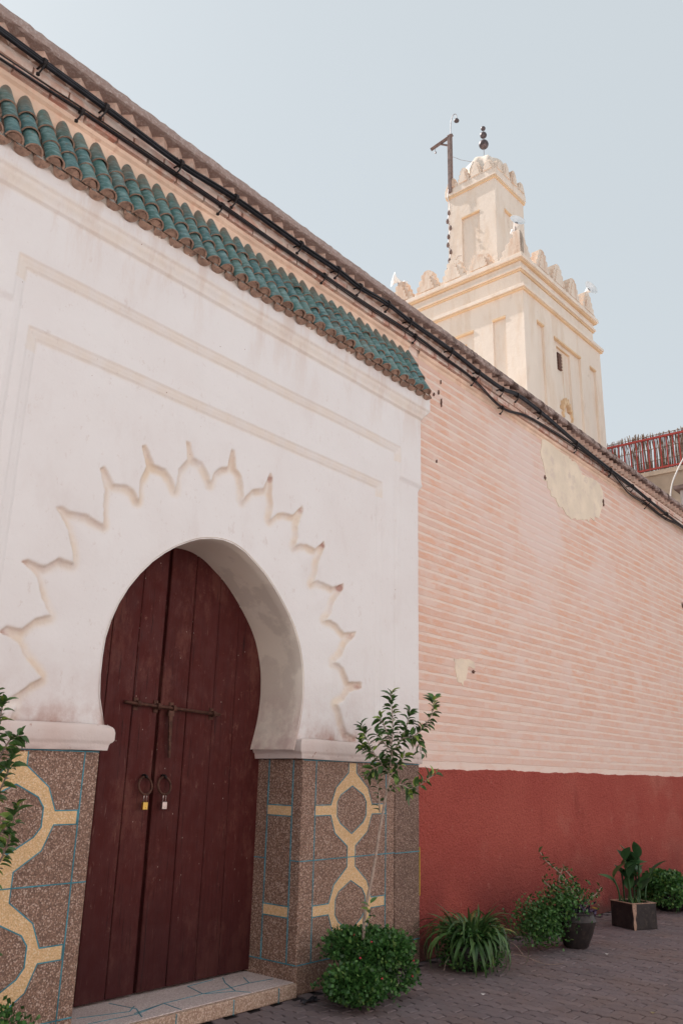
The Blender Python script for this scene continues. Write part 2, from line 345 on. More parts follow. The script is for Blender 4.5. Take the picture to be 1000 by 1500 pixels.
leafmat('purple_leaf', [(0, (.03, .018, .045)), (1, (.075, .045, .10))]); leafmat('dry_leaf', [(0, (.24, .22, .08)), (1, (.38, .30, .14))])
mk('flower_red', (.50, .04, .06), .2, 20, .6, 0); mk('bark', (.42, .32, .26), .25, 40, .85, .003, 90); mk('grey_stem', (.22, .16, .13), .25, 40, .85, .003, 90)
mk('dark_pot', (.028, .022, .022), .3, 9, .45, .003, 25, dirt=(.055, .042, .035)); mk('brown_pot', (.07, .045, .038), .3, 9, .55, .003, 25); mk('soil', (.05, .035, .028), .3, 30, .95, .01, 60)

# ------------------------------------------------------------------ ground and paving (setting)
WALLY = 4.75
g = MB().add([(-60,-60,-.05),(120,-60,-.05),(120,120,-.05),(-60,120,-.05)], [(0,1,2,3)]).build('ground', M['ground_dust']); g['kind'] = 'structure'
pave = MB().box((-3, -3, -.045), (26, 4.74, -.012)).build('pavement', M['joint_sand']); pave['kind'] = 'structure'
PL, PW, GAP = .225, .1125, .0090
def paver(mb, x0, y0, z=0., tilt=0.):
    ts = [0, .25, .5, .75, 1.]; off = [0, .021, 0, .021, 0]
    L = [(-PW/2 + o + GAP/2, (t-.5)*(PL-GAP)) for t, o in zip(ts, off)]
    R_ = [(PW/2 + o - GAP/2, (t-.5)*(PL-GAP)) for t, o in zip(ts, off)]
    loop = L + R_[::-1]; n = len(loop); b = .006
    inn = [(x + (b if i < 5 else -b), y*(1 - 2*b/PL)) for i, (x, y) in enumerate(loop)]
    zt = lambda x: z + tilt*x
    vs_ = [(x0+x, y0+y, zt(x)) for x, y in inn] + [(x0+x, y0+y, zt(x)-.004) for x, y in loop] + [(x0+x, y0+y, -.03) for x, y in loop]
    fs = [(i, i+1, n-2-i, n-1-i) for i in range(4)]
    fs += [(i, i+n, (i+1) % n+n, (i+1) % n) for i in range(n)] + [(i+n, i+2*n, (i+1) % n+2*n, (i+1) % n+n) for i in range(n)]
    mb.add(vs_, fs)
cells = []
ncol = int(19/PW)
for i in range(ncol):
    x = -1 + i*PW
    y = WALLY - .02 - PL/2 - (PL/2 if i % 2 else 0)
    while y > -2.8:
        cells.append((x, y)); y -= PL
def px_of(p):
    q = Vector(p) - O; z = q.dot(fw); return (500+FPX*q.dot(rt)/z, 750-FPX*q.dot(up)/z, z) if z > .1 else (-9e9, 0, z)
near, far = [], []
for c in cells:
    a = px_of((c[0], c[1], 0)); vis = -10 < a[0] < 1010 and a[1] < 1512 and not (2.9 < c[0] < 5.3 and c[1] > 4.62) and c[1] < 4.66
    (near if vis else far).append((a[2], c))
near.sort(); far += near[300:]; near = near[:300]
vm = []
for v_ in range(6):
    mb = MB(); paver(mb, 0, 0, 0, (v_-2.5)*.006); me = mb.mesh('paver'); me.materials.append(M['paver']); vm.append(me)
for i, (d, (x, y)) in enumerate(near):
    o = inst('paver', vm[i*7 % 6], pave, (x, y, random.uniform(-.0045, .0015)))
    o.rotation_euler = (random.uniform(-.014, .014), 0, random.uniform(-.010, .010))
mb = MB()
for d, (x, y) in far: paver(mb, x, y, random.uniform(-.002, .0015), random.uniform(-.012, .012))
o = mb.build('paver_field', M['paver_field'], pave, fix=False); o['kind'] = 'stuff'

# ------------------------------------------------------------------ the striped pink street wall
wall = thing('street_wall', 'long salmon pink street wall with pale horizontal stripes, red dado and brick cornice', 'wall', (7, WALLY, 0))
def W(mb, *a, **k_):   # build in world coordinates under a thing
    p = a[2]; o = mb.build(*a, **k_); o.location = -p.location; return o
W(MB().box((-2, WALLY, 0), (3.10, 5.05, 3.55)).box((5.42, WALLY, 0), (27, 5.05, 3.55)).box((-2, WALLY, 3.55), (27, 5.05, 6.30)), 'wall_body', M['joint'], wall)
# red stucco dado with an uneven upper edge
xs = np.arange(6.5, 27, .05); tops = 1.655 + .006*np.sin(xs*3.1) + .004*np.sin(xs*11) + rng.normal(0, .0025, len(xs))
mb = MB(); n = len(xs)
vv = [(x, WALLY-.016, 0) for x in xs] + [(x, WALLY-.016, t-.008) for x, t in zip(xs, tops)] + [(x, WALLY, t) for x, t in zip(xs, tops)]
mb.add(vv, [(i, i+1, i+1+n, i+n) for i in range(n-1)] + [(i+n, i+1+n, i+1+2*n, i+2*n) for i in range(n-1)])
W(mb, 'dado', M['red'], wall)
z = 1.725; k_ = 0
while z < 6.0:
    xs = np.arange(6.6, 26.9, .14); n = len(xs); h = .060
    w0 = z + .004*np.sin(xs*.9+k_) ; lo = w0 + rng.normal(0, .0022, n); hi = w0 + h + rng.normal(0, .0022, n)
    vv = [(x, WALLY-.001, a-.004) for x, a in zip(xs, lo)] + [(x, WALLY-.0028, a) for x, a in zip(xs, lo)] + [(x, WALLY-.0028, a) for x, a in zip(xs, hi)] + [(x, WALLY-.001, a+.004) for x, a in zip(xs, hi)]
    W(MB().add(vv, [(i+j*n, i+1+j*n, i+1+(j+1)*n, i+(j+1)*n) for j in range(3) for i in range(n-1)]), 'brick_course', M['course'], wall, fix=False)
    z += .0955; k_ += 1
def patch(pts, name, mat, y, jit=.02, sub=5):
    q = []
    for i, a in enumerate(pts):
        b = pts[(i+1) % len(pts)]
        for t in range(sub): q.append((a[0]+(b[0]-a[0])*t/sub + random.uniform(-jit, jit), a[1]+(b[1]-a[1])*t/sub + random.uniform(-jit, jit)))
    return W(MB().prism(q, XZ, y, WALLY), name, mat, wall, bevel=.002)
patch([(9.93,6.03),(9.86,5.75),(9.95,5.44),(10.1,5.27),(10.35,5.15),(10.75,5.10),(11.1,5.15),(11.5,5.25),(11.76,5.42),(11.9,5.6),(11.93,5.86),(11.6,5.92),(11.2,5.90),(10.9,6.0),(10.72,6.03)], 'plaster_patch', M['beige_patch'], WALLY-.008, .045, 4)
patch([(7.58,2.76),(7.60,2.60),(7.67,2.52),(7.75,2.50),(7.82,2.60),(7.86,2.70),(7.99,2.70),(7.99,2.77),(7.8,2.775)], 'plaster_patch', M['beige_patch'], WALLY-.006, .016, 3)
for (px, py, w, h) in ((645,590,.02,.09),(641,575,.015,.05),(634,578,.02,.04),(644,560,.008,.04),(797,700,.05,.06),(882,737,.07,.10),(998,888,.05,.10),(638,676,.008,.04),(850,677,.06,.04),(692,984,.05,.03)):
    p = at_y(px, py, WALLY); q = [(p.x+.55*w*math.cos(a)*random.uniform(.2, 1.3), p.z+.7*h*math.sin(a)*random.uniform(.3, 1)) for a in np.arange(0, 6.2, .42)]
    W(MB().prism(q, XZ, WALLY-.0185, WALLY-.002), 'broken_hole', M['hole_dark'], wall)
# ledge, washed brick courses, saw-tooth bricks and coping
def strip(prof, mat, name, x0=-1.5, x1=26.9, step=.25, jit=.003):
    xs = np.arange(x0, x1, step); n = len(xs); vv = []
    for (y, z) in prof:
        vv += [(x, y+random.uniform(-jit, jit), z+random.uniform(-jit, jit)) for x in xs]
    return W(MB().add(vv, [(i+j*n, i+1+j*n, i+1+(j+1)*n, i+(j+1)*n) for j in range(len(prof)-1) for i in range(n-1)]), name, mat, wall, smooth=False, fix=False)
strip([(WALLY, 5.40),(WALLY-.004, 5.96),(4.742, 6.0),(4.742, 6.03),(4.72, 6.045),(4.715, 6.075),(4.74, 6.09)], M['peach_paint'], 'painted_ledge', x1=6.93)
strip([(WALLY-.002, 5.985),(4.742, 6.0),(4.742, 6.03),(4.72, 6.045),(4.715, 6.075),(4.74, 6.09)], M['peach_paint'], 'painted_ledge', x0=6.93)
for row, z in enumerate((6.09, 6.165)):
    mes = []
    for q in range(5):
        L = .262 + q*.004; me = MB().box((-L/2, -.02-row*.004, -.029), (L/2, .04, .029)).mesh('brick'); me.materials.append(M['wbrick']); mes.append(me)
    x = -.4 + row*.14
    while x < 16.5:
        inst('brick', mes[random.randrange(5)], wall, (x-7, 4.715-WALLY+random.uniform(-.004, .004)-row*.006, z+.031+random.uniform(-.003, .003))); x += .286
strip([(4.735, 6.08),(4.728, 6.16),(4.715, 6.235),(4.70, 6.235),(4.698, 6.262),(4.75, 6.265)], M['joint'], 'mortar_bed')
mes = []
for q in range(4):
    a = .072
    mb = MB().add([(-a,0,-.045),(0,-a*.95,-.045),(a,0,-.045),(0,a,-.045),(-a,0,.045),(0,-a*.95,.045),(a,0,.045),(0,a,.045)],
                  [(0,3,2,1),(4,5,6,7),(0,1,5,4),(1,2,6,5),(2,3,7,6),(3,0,4,7)])
    me = mb.mesh('sawtooth_brick'); me.materials.append(M['cornice_brick']); mes.append(me)
x = -.35
while x < 17.5:
    inst('sawtooth_brick', mes[random.randrange(4)], wall, (x-7, 4.700-WALLY+random.uniform(-.004, .004), 6.307+random.uniform(-.002, .002)), rot=(0, 0, -.16+random.uniform(-.06, .06))); x += .1505
strip([(4.75, 6.352),(4.604, 6.352),(4.588, 6.36),(4.584, 6.39),(4.596, 6.435),(4.64, 6.465),(4.9, 6.49),(5.1, 6.45),(5.1, 6.2)], M['coping'], 'coping', step=.045, jit=.0042)

# ------------------------------------------------------------------ white gateway
gate = thing('gateway', 'white plastered gateway with horseshoe arch, scalloped relief and brown terrazzo base', 'gateway', (4.2, 4.69, 0))
def sc(pts, Yp): f = Yp/4.69; return [(x*f, EYE+(z-EYE)*f) for x, z in pts]
ARCH = sc([(3.335,1.76),(3.325,1.80),(3.29,1.90),(3.25,2.02),(3.235,2.16),(3.235,2.28),(3.245,2.40),(3.275,2.52),(3.32,2.64),(3.385,2.76),(3.465,2.87),(3.56,2.975),(3.66,3.06),(3.76,3.13),(3.87,3.19),(3.97,3.235),(4.08,3.265),(4.20,3.28),(4.32,3.272),(4.44,3.235),(4.55,3.175),(4.66,3.11),(4.76,3.03),(4.85,2.945),(4.94,2.85),(5.02,2.75),(5.085,2.64),(5.13,2.52),(5.16,2.40),(5.17,2.28),(5.17,2.16),(5.155,2.03),(5.13,1.92),(5.095,1.80),(5.085,1.76)], 4.71)
LS = [(2.66,1.78),(2.67,1.86),(2.69,1.92),(2.60,1.905),(2.61,1.94),(2.70,2.00),(2.76,2.06),(2.83,2.105),(2.77,2.16),(2.70,2.23),(2.65,2.30),(2.53,2.345),(2.56,2.38),(2.66,2.375),(2.74,2.45),(2.84,2.49),(2.77,2.59),(2.72,2.71),(2.60,2.785),(2.64,2.805),(2.76,2.78),(2.85,2.85),(2.96,2.85),(2.93,2.95),(2.89,3.06),(2.785,3.18),(2.82,3.195),(2.89,3.175),(3.02,3.18),(3.15,3.15),(3.13,3.27),(3.13,3.40),(3.075,3.53),(3.10,3.55),(3.19,3.455),(3.30,3.47),(3.36,3.45),(3.41,3.40),(3.41,3.54),(3.45,3.66),(3.395,3.80),(3.42,3.81),(3.51,3.69),(3.61,3.68),(3.68,3.63),(3.73,3.56),(3.74,3.72),(3.81,3.83),(3.79,3.96),(3.82,3.96),(3.87,3.85),(3.95,3.84),(4.01,3.78),(4.06,3.70),(4.09,3.80),(4.15,3.86),(4.22,3.89),(4.25,4.04),(4.275,4.04),(4.30,3.89),(4.36,3.85),(4.39,3.77),(4.41,3.66),(4.50,3.77),(4.63,3.82),(4.70,3.97),(4.72,3.95),(4.72,3.80),(4.74,3.71),(4.73,3.58),(4.80,3.64),(4.89,3.67),(4.99,3.68),(5.10,3.79),(5.11,3.76),(5.05,3.60),(5.06,3.50),(5.03,3.41),(5.10,3.45),(5.18,3.46),(5.29,3.44),(5.40,3.54),(5.41,3.50),(5.33,3.34),(5.32,3.24),(5.27,3.14),(5.34,3.17),(5.42,3.17),(5.54,3.15),(5.68,3.21),(5.68,3.17),(5.56,3.03),(5.53,2.93),(5.46,2.85),(5.54,2.85),(5.62,2.83),(5.71,2.77),(5.87,2.80),(5.86,2.765),(5.73,2.67),(5.68,2.57),(5.58,2.50),(5.66,2.49),(5.72,2.455),(5.79,2.35),(5.97,2.36),(5.96,2.325),(5.79,2.27),(5.73,2.20),(5.63,2.15),(5.68,2.11),(5.71,2.04),(5.77,1.92),(5.93,1.885),(5.86,1.84),(5.84,1.78)]
SC = sc(LS, 4.68)
def seg_dist(P, poly):
    """signed distance, negative inside"""
    d = np.full(len(P), 1e9); ins = np.zeros(len(P), bool); n = len(poly)
    for i in range(n):
        a = np.array(poly[i]); b = np.array(poly[(i+1) % n]); ab = b-a
        t = np.clip(((P-a)@ab)/max(ab@ab, 1e-12), 0, 1); d = np.minimum(d, np.hypot(*(P-a-t[:, None]*ab).T))
        c1 = (a[1] > P[:, 1]) != (b[1] > P[:, 1])
        with np.errstate(divide='ignore', invalid='ignore'):
            xi = (b[0]-a[0])*(P[:, 1]-a[1])/(b[1]-a[1]+1e-15)+a[0]
        ins ^= c1 & (P[:, 0] < xi)
    return np.where(ins, -d, d)
def sstep(a, b, x): t = np.clip((x-a)/(b-a), 0, 1); return t*t*(3-2*t)
H_ = .009
gx = np.arange(1.40, 7.0, H_); gz = np.arange(1.80, 5.505, H_); nx, nz = len(gx), len(gz)
GX, GZ = np.meshgrid(gx, gz); P = np.stack([GX.ravel(), GZ.ravel()], 1)
dS = seg_dist(P, SC); dA = seg_dist(P, ARCH)
# wavy hand-made noise
def wob(P, f, seed):
    r = np.random.default_rng(seed); o = np.zeros(len(P))
    for j in range(7):
        a = r.uniform(0, 6.28); ff = f*r.uniform(.5, 1.8); o += np.sin((P[:, 0]*math.cos(a)+P[:, 1]*math.sin(a))*ff + r.uniform(0, 6.28))
    return o/7
wz = .006*wob(P, 4, 1); x_, z_ = P[:, 0], P[:, 1]
x_ = x_ + wz; z_ = z_ + .006*wob(P, 4, 2)
Yv = np.full(len(P), 4.635)
# lower outer pilaster sits slightly back of the upper field
Yv += .020*sstep(4.46, 4.40, z_)
fo = np.minimum.reduce([x_-2.25, 6.47-x_, 4.765-z_])       # inside outer frame
def mould(s, d):   # stepped cove
    return d*(.35*sstep(0, .015, s) + .25*sstep(.025, .055, s) + .40*sstep(.06, .078, s))
Yv = np.where(z_ > 4.43, Yv, Yv)
Yv += np.where(fo > -.02, mould(fo, .030 - .0*fo), 0) - .018*sstep(4.46, 4.40, z_)*sstep(0, .02, fo)
fi = np.minimum.reduce([x_-2.40, 6.205-x_, 4.315-z_])
Yv += mould(fi, .026)
dS2 = dS + .010*wob(P, 26, 3) + .005*wob(P, 70, 9)
rec = (.036+.010*wob(P, 9, 12))*(.55*sstep(.012, -.012, dS2)+.45*sstep(.004, -.050, dS2))*(0.35 + .65*np.exp(np.minimum(dS2, 0)/.11))
Yv += rec
Yv += .0028*wob(P, 6, 5) + .0012*wob(P, 19, 6)
# cornice and fascia under the eave
t = np.clip((z_-5.17)/(5.30-5.17), 0, 1)
Yv -= .055*(.40*sstep(.0, .14, t) + .30*sstep(.3, .72, t) + .30*sstep(.84, 1., t))
# right-hand edge returns to the wall
xl = 6.805 + .03*sstep(4.40, 4.46, z_) + .03*sstep(4.50, 4.43, z_)*sstep(4.36, 4.42, z_) + .10*sstep(5.17, 5.30, z_)
over = sstep(-.012, .004, P[:, 0]-xl)
Yv = Yv*(1-over) + 4.775*over
och = np.clip(sstep(5.14, 5.19, z_)*sstep(5.33, 5.28, z_)*.5 + .45*sstep(-.01, .01, fo)*sstep(.10, .07, fo)*(z_ > 4.60) + .45*sstep(-.01, .01, fi)*sstep(.10, .07, fi)*(z_ > 4.15), 0, 1)  # moulding undersides tinted with the orange of bounced light
och = np.maximum(och, 1.1*sstep(.015, -.002, dS2)*sstep(-.075, -.02, dS2)*(.75+.5*wob(P, 11, 21)))  # recess rims painted with warm ground bounce, plus grime
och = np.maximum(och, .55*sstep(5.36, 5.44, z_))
stn = .85*sstep(2.02, 1.82, z_) + .3*sstep(2.5, 1.9, z_) + .30*sstep(.01, -.0, dS2)*sstep(-.05, -.01, dS2)  # reddish stain above the capitals; rim term deepens the painted bounce tint
for tx, tz in ((4.715,3.95),(5.105,3.775),(5.405,3.52),(5.675,3.19),(5.865,2.78),(5.965,2.34),(5.92,1.89),(2.54,2.345),(2.605,1.91),(2.605,2.79)):
    g_ = np.exp(-(((P[:, 0]-tx+.03)/.06)**2+((P[:, 1]-tz+.02)/.034)**2)) * sstep(.012, -.002, dS2)
    stn = np.maximum(stn, 2.4*g_)
inside = dA < 0
idx = -np.ones(len(P), int); keep = ~inside; idx[keep] = np.arange(keep.sum())
verts = np.stack([P[:, 0], Yv, P[:, 1]], 1)[keep]
faces = []; extra = []; cache = {}
ar = np.arange(nx*nz).reshape(nz, nx)
A_, B_, C_, D_ = ar[:-1, :-1].ravel(), ar[:-1, 1:].ravel(), ar[1:, 1:].ravel(), ar[1:, :-1].ravel()
cnt = keep[A_].astype(int)+keep[B_]+keep[C_]+keep[D_]
full = cnt == 4
quads = np.stack([idx[A_[full]], idx[B_[full]], idx[C_[full]], idx[D_[full]]], 1)
base = int(keep.sum()); evo, evs = [], []
def cut(i, j):
    key = (min(i, j), max(i, j))
    if key not in cache:
        t = dA[i]/(dA[i]-dA[j]); p = P[i]+(P[j]-P[i])*t; out = i if keep[i] else j
        cache[key] = base+len(extra); extra.append((p[0], Yv[out], p[1])); evo.append(och[out]); evs.append(stn[out])
    return cache[key]
mixed = np.where((cnt > 0) & (cnt < 4))[0]; polys = []
for q in mixed:
    cyc = [A_[q], B_[q], C_[q], D_[q]]; f = []
    for a, b in zip(cyc, cyc[1:]+cyc[:1]):
        if keep[a]: f.append(int(idx[a]))
        if keep[a] != keep[b]: f.append(cut(a, b))
    if len(f) >= 3: polys.append(f)
allv = np.vstack([verts, np.array(extra)]) - np.array(gate.location)
me = bpy.data.meshes.new('plaster_front')
me.vertices.add(len(allv)); me.vertices.foreach_set('co', allv.ravel())
ls = [4]*len(quads) + [len(f) for f in polys]; li = np.concatenate([quads.ravel(), np.array([i for f in polys for i in f])])
me.loops.add(len(li)); me.loops.foreach_set('vertex_index', li)
me.polygons.add(len(ls)); me.polygons.foreach_set('loop_start', np.concatenate([[0], np.cumsum(ls)[:-1]])); me.update(calc_edges=True)
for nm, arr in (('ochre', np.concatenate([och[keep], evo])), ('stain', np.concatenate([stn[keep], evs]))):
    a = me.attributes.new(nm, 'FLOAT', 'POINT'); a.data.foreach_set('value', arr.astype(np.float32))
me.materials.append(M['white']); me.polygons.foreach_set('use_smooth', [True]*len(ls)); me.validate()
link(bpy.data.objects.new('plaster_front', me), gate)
# arch reveal (intrados) from the front edge back to the door
av = spline([(x, 4.70, z) for x, z in ARCH], 4); n = len(av)
RY = 5.20
mb = MB(); lev = [4.700, 4.712, 4.80, 4.95, 5.08, RY]; ins_ = [.010, 0, -.004, 0, -.003, 0]
ctr = Vector((4.2, 0, 2.3))
vv = []
for yy, dd in zip(lev, ins_):
    for p in av:
        r_ = Vector((p.x-ctr.x, 0, p.z-ctr.z)).normalized(); vv.append((p.x+r_.x*dd, yy, p.z+r_.z*dd))
W(mb.add(vv, [(i+j*n, i+1+j*n, i+1+(j+1)*n, i+(j+1)*n) for j in range(len(lev)-1) for i in range(n-1)]), 'arch_reveal', M['reveal'], gate, smooth=True)
# capitals: moulded bands swept round the jamb corners
def capital(side):
    # plan path: along the front, round the corner, into the reveal
    if side > 0: path = [(6.86, 4.665), (5.175, 4.665), (5.175, RY)]; nrm = [(0, -1), (-1, -1), (-1, 0)]
    else: path = [(1.5, 4.665), (3.325, 4.665), (3.325, RY)]; nrm = [(0, -1), (1, -1), (1, 0)]
    prof = [(0, 1.690), (.006, 1.692), (.010, 1.722), (.014, 1.734), (.026, 1.742), (.034, 1.755), (.035, 1.800), (.031, 1.822), (.022, 1.834), (.0, 1.845), (-.05, 1.85)]
    mb = MB(); vv = []; n = len(prof); pts = []
    for k in range(len(path)-1):
        a, b = Vector(path[k]), Vector(path[k+1]); m_ = max(2, int((b-a).length/.08))
        for t in range(m_ + (k == len(path)-2)):
            q = a.lerp(b, t/m_); pts.append((q, nrm[k] if k == 0 and t > 0 or t > 0 else nrm[k if k else 0] if t == 0 and k == 0 else nrm[1]) if t or k == 0 else (q, nrm[1]))
    for j, (q, nn) in enumerate(pts):
        if j == 0: nn = nrm[0]
        elif q == Vector(path[1]): nn = nrm[1]
        elif abs(q.y-4.665) < 1e-4: nn = nrm[0]
        else: nn = nrm[2]
        for o_, z in prof:
            w = 0.0025*math.sin(j*1.7+z*40)
            vv.append((q.x+nn[0]*(o_*1.1+w), q.y+nn[1]*(o_*.45+w), z+.004*math.sin(j*.37)))
    mb.add(vv, [(i+j*n, i+1+j*n, i+1+(j+1)*n, i+(j+1)*n) for j in range(len(pts)-1) for i in range(n-1)])
    W(mb, 'capital', M['capital'], gate, ang=50)
capital(1); capital(-1)
# terrazzo bases
TY = 4.69
JR, JL = 5.215, 3.295
W(MB().box((JR, TY, 0), (6.455, RY+.1, 1.69)), 'terrazzo_base', M['terrazzo_brown'], gate, bevel=.012)
W(MB().box((6.456, TY-.004, 0), (6.84, 4.76, 1.69)), 'terrazzo_pilaster', M['terrazzo_dark'], gate, bevel=.010)
W(MB().box((1.5, TY, 0), (JL, RY+.1, 1.69)), 'terrazzo_base', M['terrazzo_brown'], gate, bevel=.012)

# yellow bands and blue divider strips
def band_set(cx, half_bar_in, s, blue):
    """yellow lattice around centre cx; half_bar_in = |x| end of the side bars; returns outlines"""
    HX, HY, NK, B = .195, .19, .052, .04
    def cell(cz, zlo, zhi):
        ox, oy = HX+.09, HY+.10
        right = [(NK, zhi), (NK, cz+oy*.95+.02), (.215, cz+oy*.60), (ox-.01, cz+B), (half_bar_in, cz+B), (half_bar_in, cz-B), (ox-.01, cz-B), (.215, cz-oy*.62), (NK, cz-oy*.95-.01), (NK, zlo)]
        outer = right + [(-x, z) for x, z in right[::-1]]
        hexa = [(0, cz+HY), (HX*.78, cz+HY*.62), (HX, cz+.06), (HX, cz-.05), (HX*.78, cz-HY*.55), (0, cz-HY), (-HX*.78, cz-HY*.55), (-HX, cz-.05), (-HX, cz+.06), (-HX*.78, cz+HY*.62)]
        return outer, hexa, right
    for cz, lo, hi in ((1.30, .934, 1.672), (.56, .215, .926)):
        outer, hexa, right = cell(cz, lo, hi)
        T = lambda l: [(cx+x, z) for x, z in l]
        W(MB().prism(T(outer), XZ, TY-.0025, TY+.004, holes=[T(hexa)]), 'yellow_band', M['terrazzo_yellow'], gate)
        for ln in (T(right)[0:5], T(right)[5:], T([(-x, z) for x, z in right])[0:5], T([(-x, z) for x, z in right])[5:], T(hexa+hexa[:1])): blue.append(ln)
        blue.append(T([(half_bar_in, cz+B), (half_bar_in, cz-B)])); 
def strips(lines, name='divider_strip', fn=None, w=.0036):
    fn = fn or (lambda u, v, q: (u, TY-.0035+q, v))
    for ln in lines:
        mb = MB()
        for a, b in zip(ln[:-1], ln[1:]):
            a = Vector(a); b = Vector(b); d = (b-a).normalized(); nn = Vector((-d.y, d.x))*w; a2, b2 = a-d*w*.6, b+d*w*.6
            c4 = [a2+nn, a2-nn, b2-nn, b2+nn]
            mb.add([fn(*p, 0) for p in c4]+[fn(*p, .006) for p in c4], [(0,1,2,3),(4,7,6,5),(0,4,5,1),(1,5,6,2),(2,6,7,3),(3,7,4,0)])
        W(mb, name, M['blue_strip'], gate)
blue = []
band_set(5.845, .465, 1, blue)
blue += [[(5.375, .21), (5.375, 1.683)], [(6.322, .21), (6.322, 1.683)], [(5.22, .93), (6.45, .93)], [(5.22, 1.685), (6.45, 1.685)], [(5.22, .205), (6.45, .205)]]
band_set(2.745, .43, 1, blue)
blue += [[(3.185, .0), (3.185, 1.683)], [(1.55, .93), (3.285, .93)], [(1.55, 1.685), (3.285, 1.685)], [(2.31, .0), (2.31, 1.683)], [(1.55, .205), (3.285, .205)]]
strips(blue)
strips([[(6.46, .925), (6.835, .925)], [(6.46, 1.683), (6.835, 1.683)], [(6.46, .205), (6.835, .205)]], fn=lambda u, v, q: (u, TY-.0075+q, v))
# right jamb: strips and small yellow bars on the reveal
jf = lambda u, v, q: (JR-.0065+q, u, v)
strips([[(4.79, .21), (4.79, 1.683)], [(5.06, .21), (5.06, 1.683)], [(4.70, .93), (4.79, .93)], [(5.06, .93), (5.18, .93)], [(4.70, .205), (5.18, .205)],
        [(4.79, 1.335), (5.06, 1.335)], [(4.79, 1.255), (5.06, 1.255)], [(4.79, .60), (5.06, .60)], [(4.79, .52), (5.06, .52)]], fn=jf)
for z in (1.26, .525):
    W(MB().box((JR-.0055, 4.795, z), (JR, 5.055, z+.07)), 'yellow_band', M['terrazzo_yellow'], gate)
W(MB().box((6.842, 4.685, .55), (6.846, 4.735, .96)), 'yellow_paint_mark', M['yellow_paint'], gate)
# glazed tile eave
AX = Vector((0, -.447, -.8945)); NM = Vector((0, -.8945, .447))
def tile_mesh(r0, r1, L, th=.011, convex=True, seg=10, name='roof_tile', flare=.004):
    mb = MB(); rows = 7; vo, vi = [], []
    for j in range(rows):
        t = j/(rows-1); r = r0+(r1-r0)*t + (flare*(t > .95))
        for kk in range(seg+1):
            a = math.pi*kk/seg; c, s = math.cos(a), math.sin(a) if convex else -math.sin(a)
            vo.append((c*r, t*L, s*r)); vi.append((c*(r-th), t*L, s*(r-th)))
    n = (seg+1); N = len(vo)
    fs = [(j*n+i, j*n+i+1, (j+1)*n+i+1, (j+1)*n+i) for j in range(rows-1) for i in range(seg)]
    mb.add(vo, fs, 0 if convex else 1); mb.add(vi, [f[::-1] for f in fs], 1)
    e = (rows-1)*n
    mb.f += [(e+i, e+i+1, N+e+i+1, N+e+i) for i in range(seg)]; mb.m += [1]*seg
    mb.f += [(i*n, (i+1)*n, N+(i+1)*n, N+i*n) for i in range(rows-1)] + [(i*n+seg, (i+1)*n+seg, N+(i+1)*n+seg, N+i*n+seg) for i in range(rows-1)]; mb.m += [1]*(2*(rows-1))
    me = mb.mesh(name); me.materials.append(M['glaze']); me.materials.append(M['terracotta']); me.polygons.foreach_set('material_index', mb.m)
    me.polygons.foreach_set('use_smooth', [True]*len(me.polygons)); me.set_sharp_from_angle(angle=RAD(40)); return me
covers = [tile_mesh(.048+.002*q, .060+.002*q, .262) for q in range(3)]; chan = tile_mesh(.046, .056, .24, convex=False, name='gutter_tile')
pm = MB(); pm.add([(0, 0, -.004)] + [(.050*math.cos(math.pi*q/10), random.uniform(-.003, .003), .050*math.sin(math.pi*q/10)) for q in range(11)], [(0, q+1, q+2) for q in range(10)])
pm.add([(.05*math.cos(math.pi*q/10)*k9, y9, .05*math.sin(math.pi*q/10)*k9) for y9, k9 in ((0, 1), (-.04, 1)) for q in range(11)], [(q, q+1, q+12, q+11) for q in range(10)])
plug = pm.mesh('mortar_plug'); plug.materials.append(M['terracotta'])
def tmat(p, roll=0., lift=0.):
    a = (AX + NM*lift).normalized(); x = Vector((1, 0, 0)) + a*roll; x.normalize(); nn = x.cross(a)
    if nn.dot(NM) < 0: nn = -nn
    mm = Matrix((x, a, nn)).transposed().to_4x4(); mm.translation = Vector(p) - gate.location; return mm
top0 = Vector((0, 4.815, 6.0)); PITCHX = .1425
for i in range(-2, 38):
    x = 1.615 + i*PITCHX + random.uniform(-.004, .004)
    if x > 6.80 or x < 1.3: continue
    sh = random.uniform(-.012, .012); rl = random.uniform(-.05, .05)
    for j in range(3):
        p = top0 + Vector((x, 0, 0)) + AX*(.0 + j*.190 + sh) + NM*(.018 - .004*j + random.uniform(-.003, .003)) + Vector((random.uniform(-.004, .004), 0, 0))
        inst('roof_tile', covers[random.randrange(3)], gate, mat=tmat(p, rl, random.uniform(.0, .02)))
    e = top0 + Vector((x, 0, 0)) + AX*(.38+.250+sh) + NM*.008
    o = inst('mortar_plug', plug, gate, mat=tmat(e, rl))
    p = top0 + Vector((x+PITCHX/2, 0, 0)) + AX*(.404+sh) + NM*.0
    inst('gutter_tile', chan, gate, mat=tmat(p, rl*.5, .0))
    fm = tmat(p + AX*.240, rl*.5) @ Matrix.Rotation(math.pi, 4, 'Y')
    inst('mortar_plug', plug, gate, mat=fm)
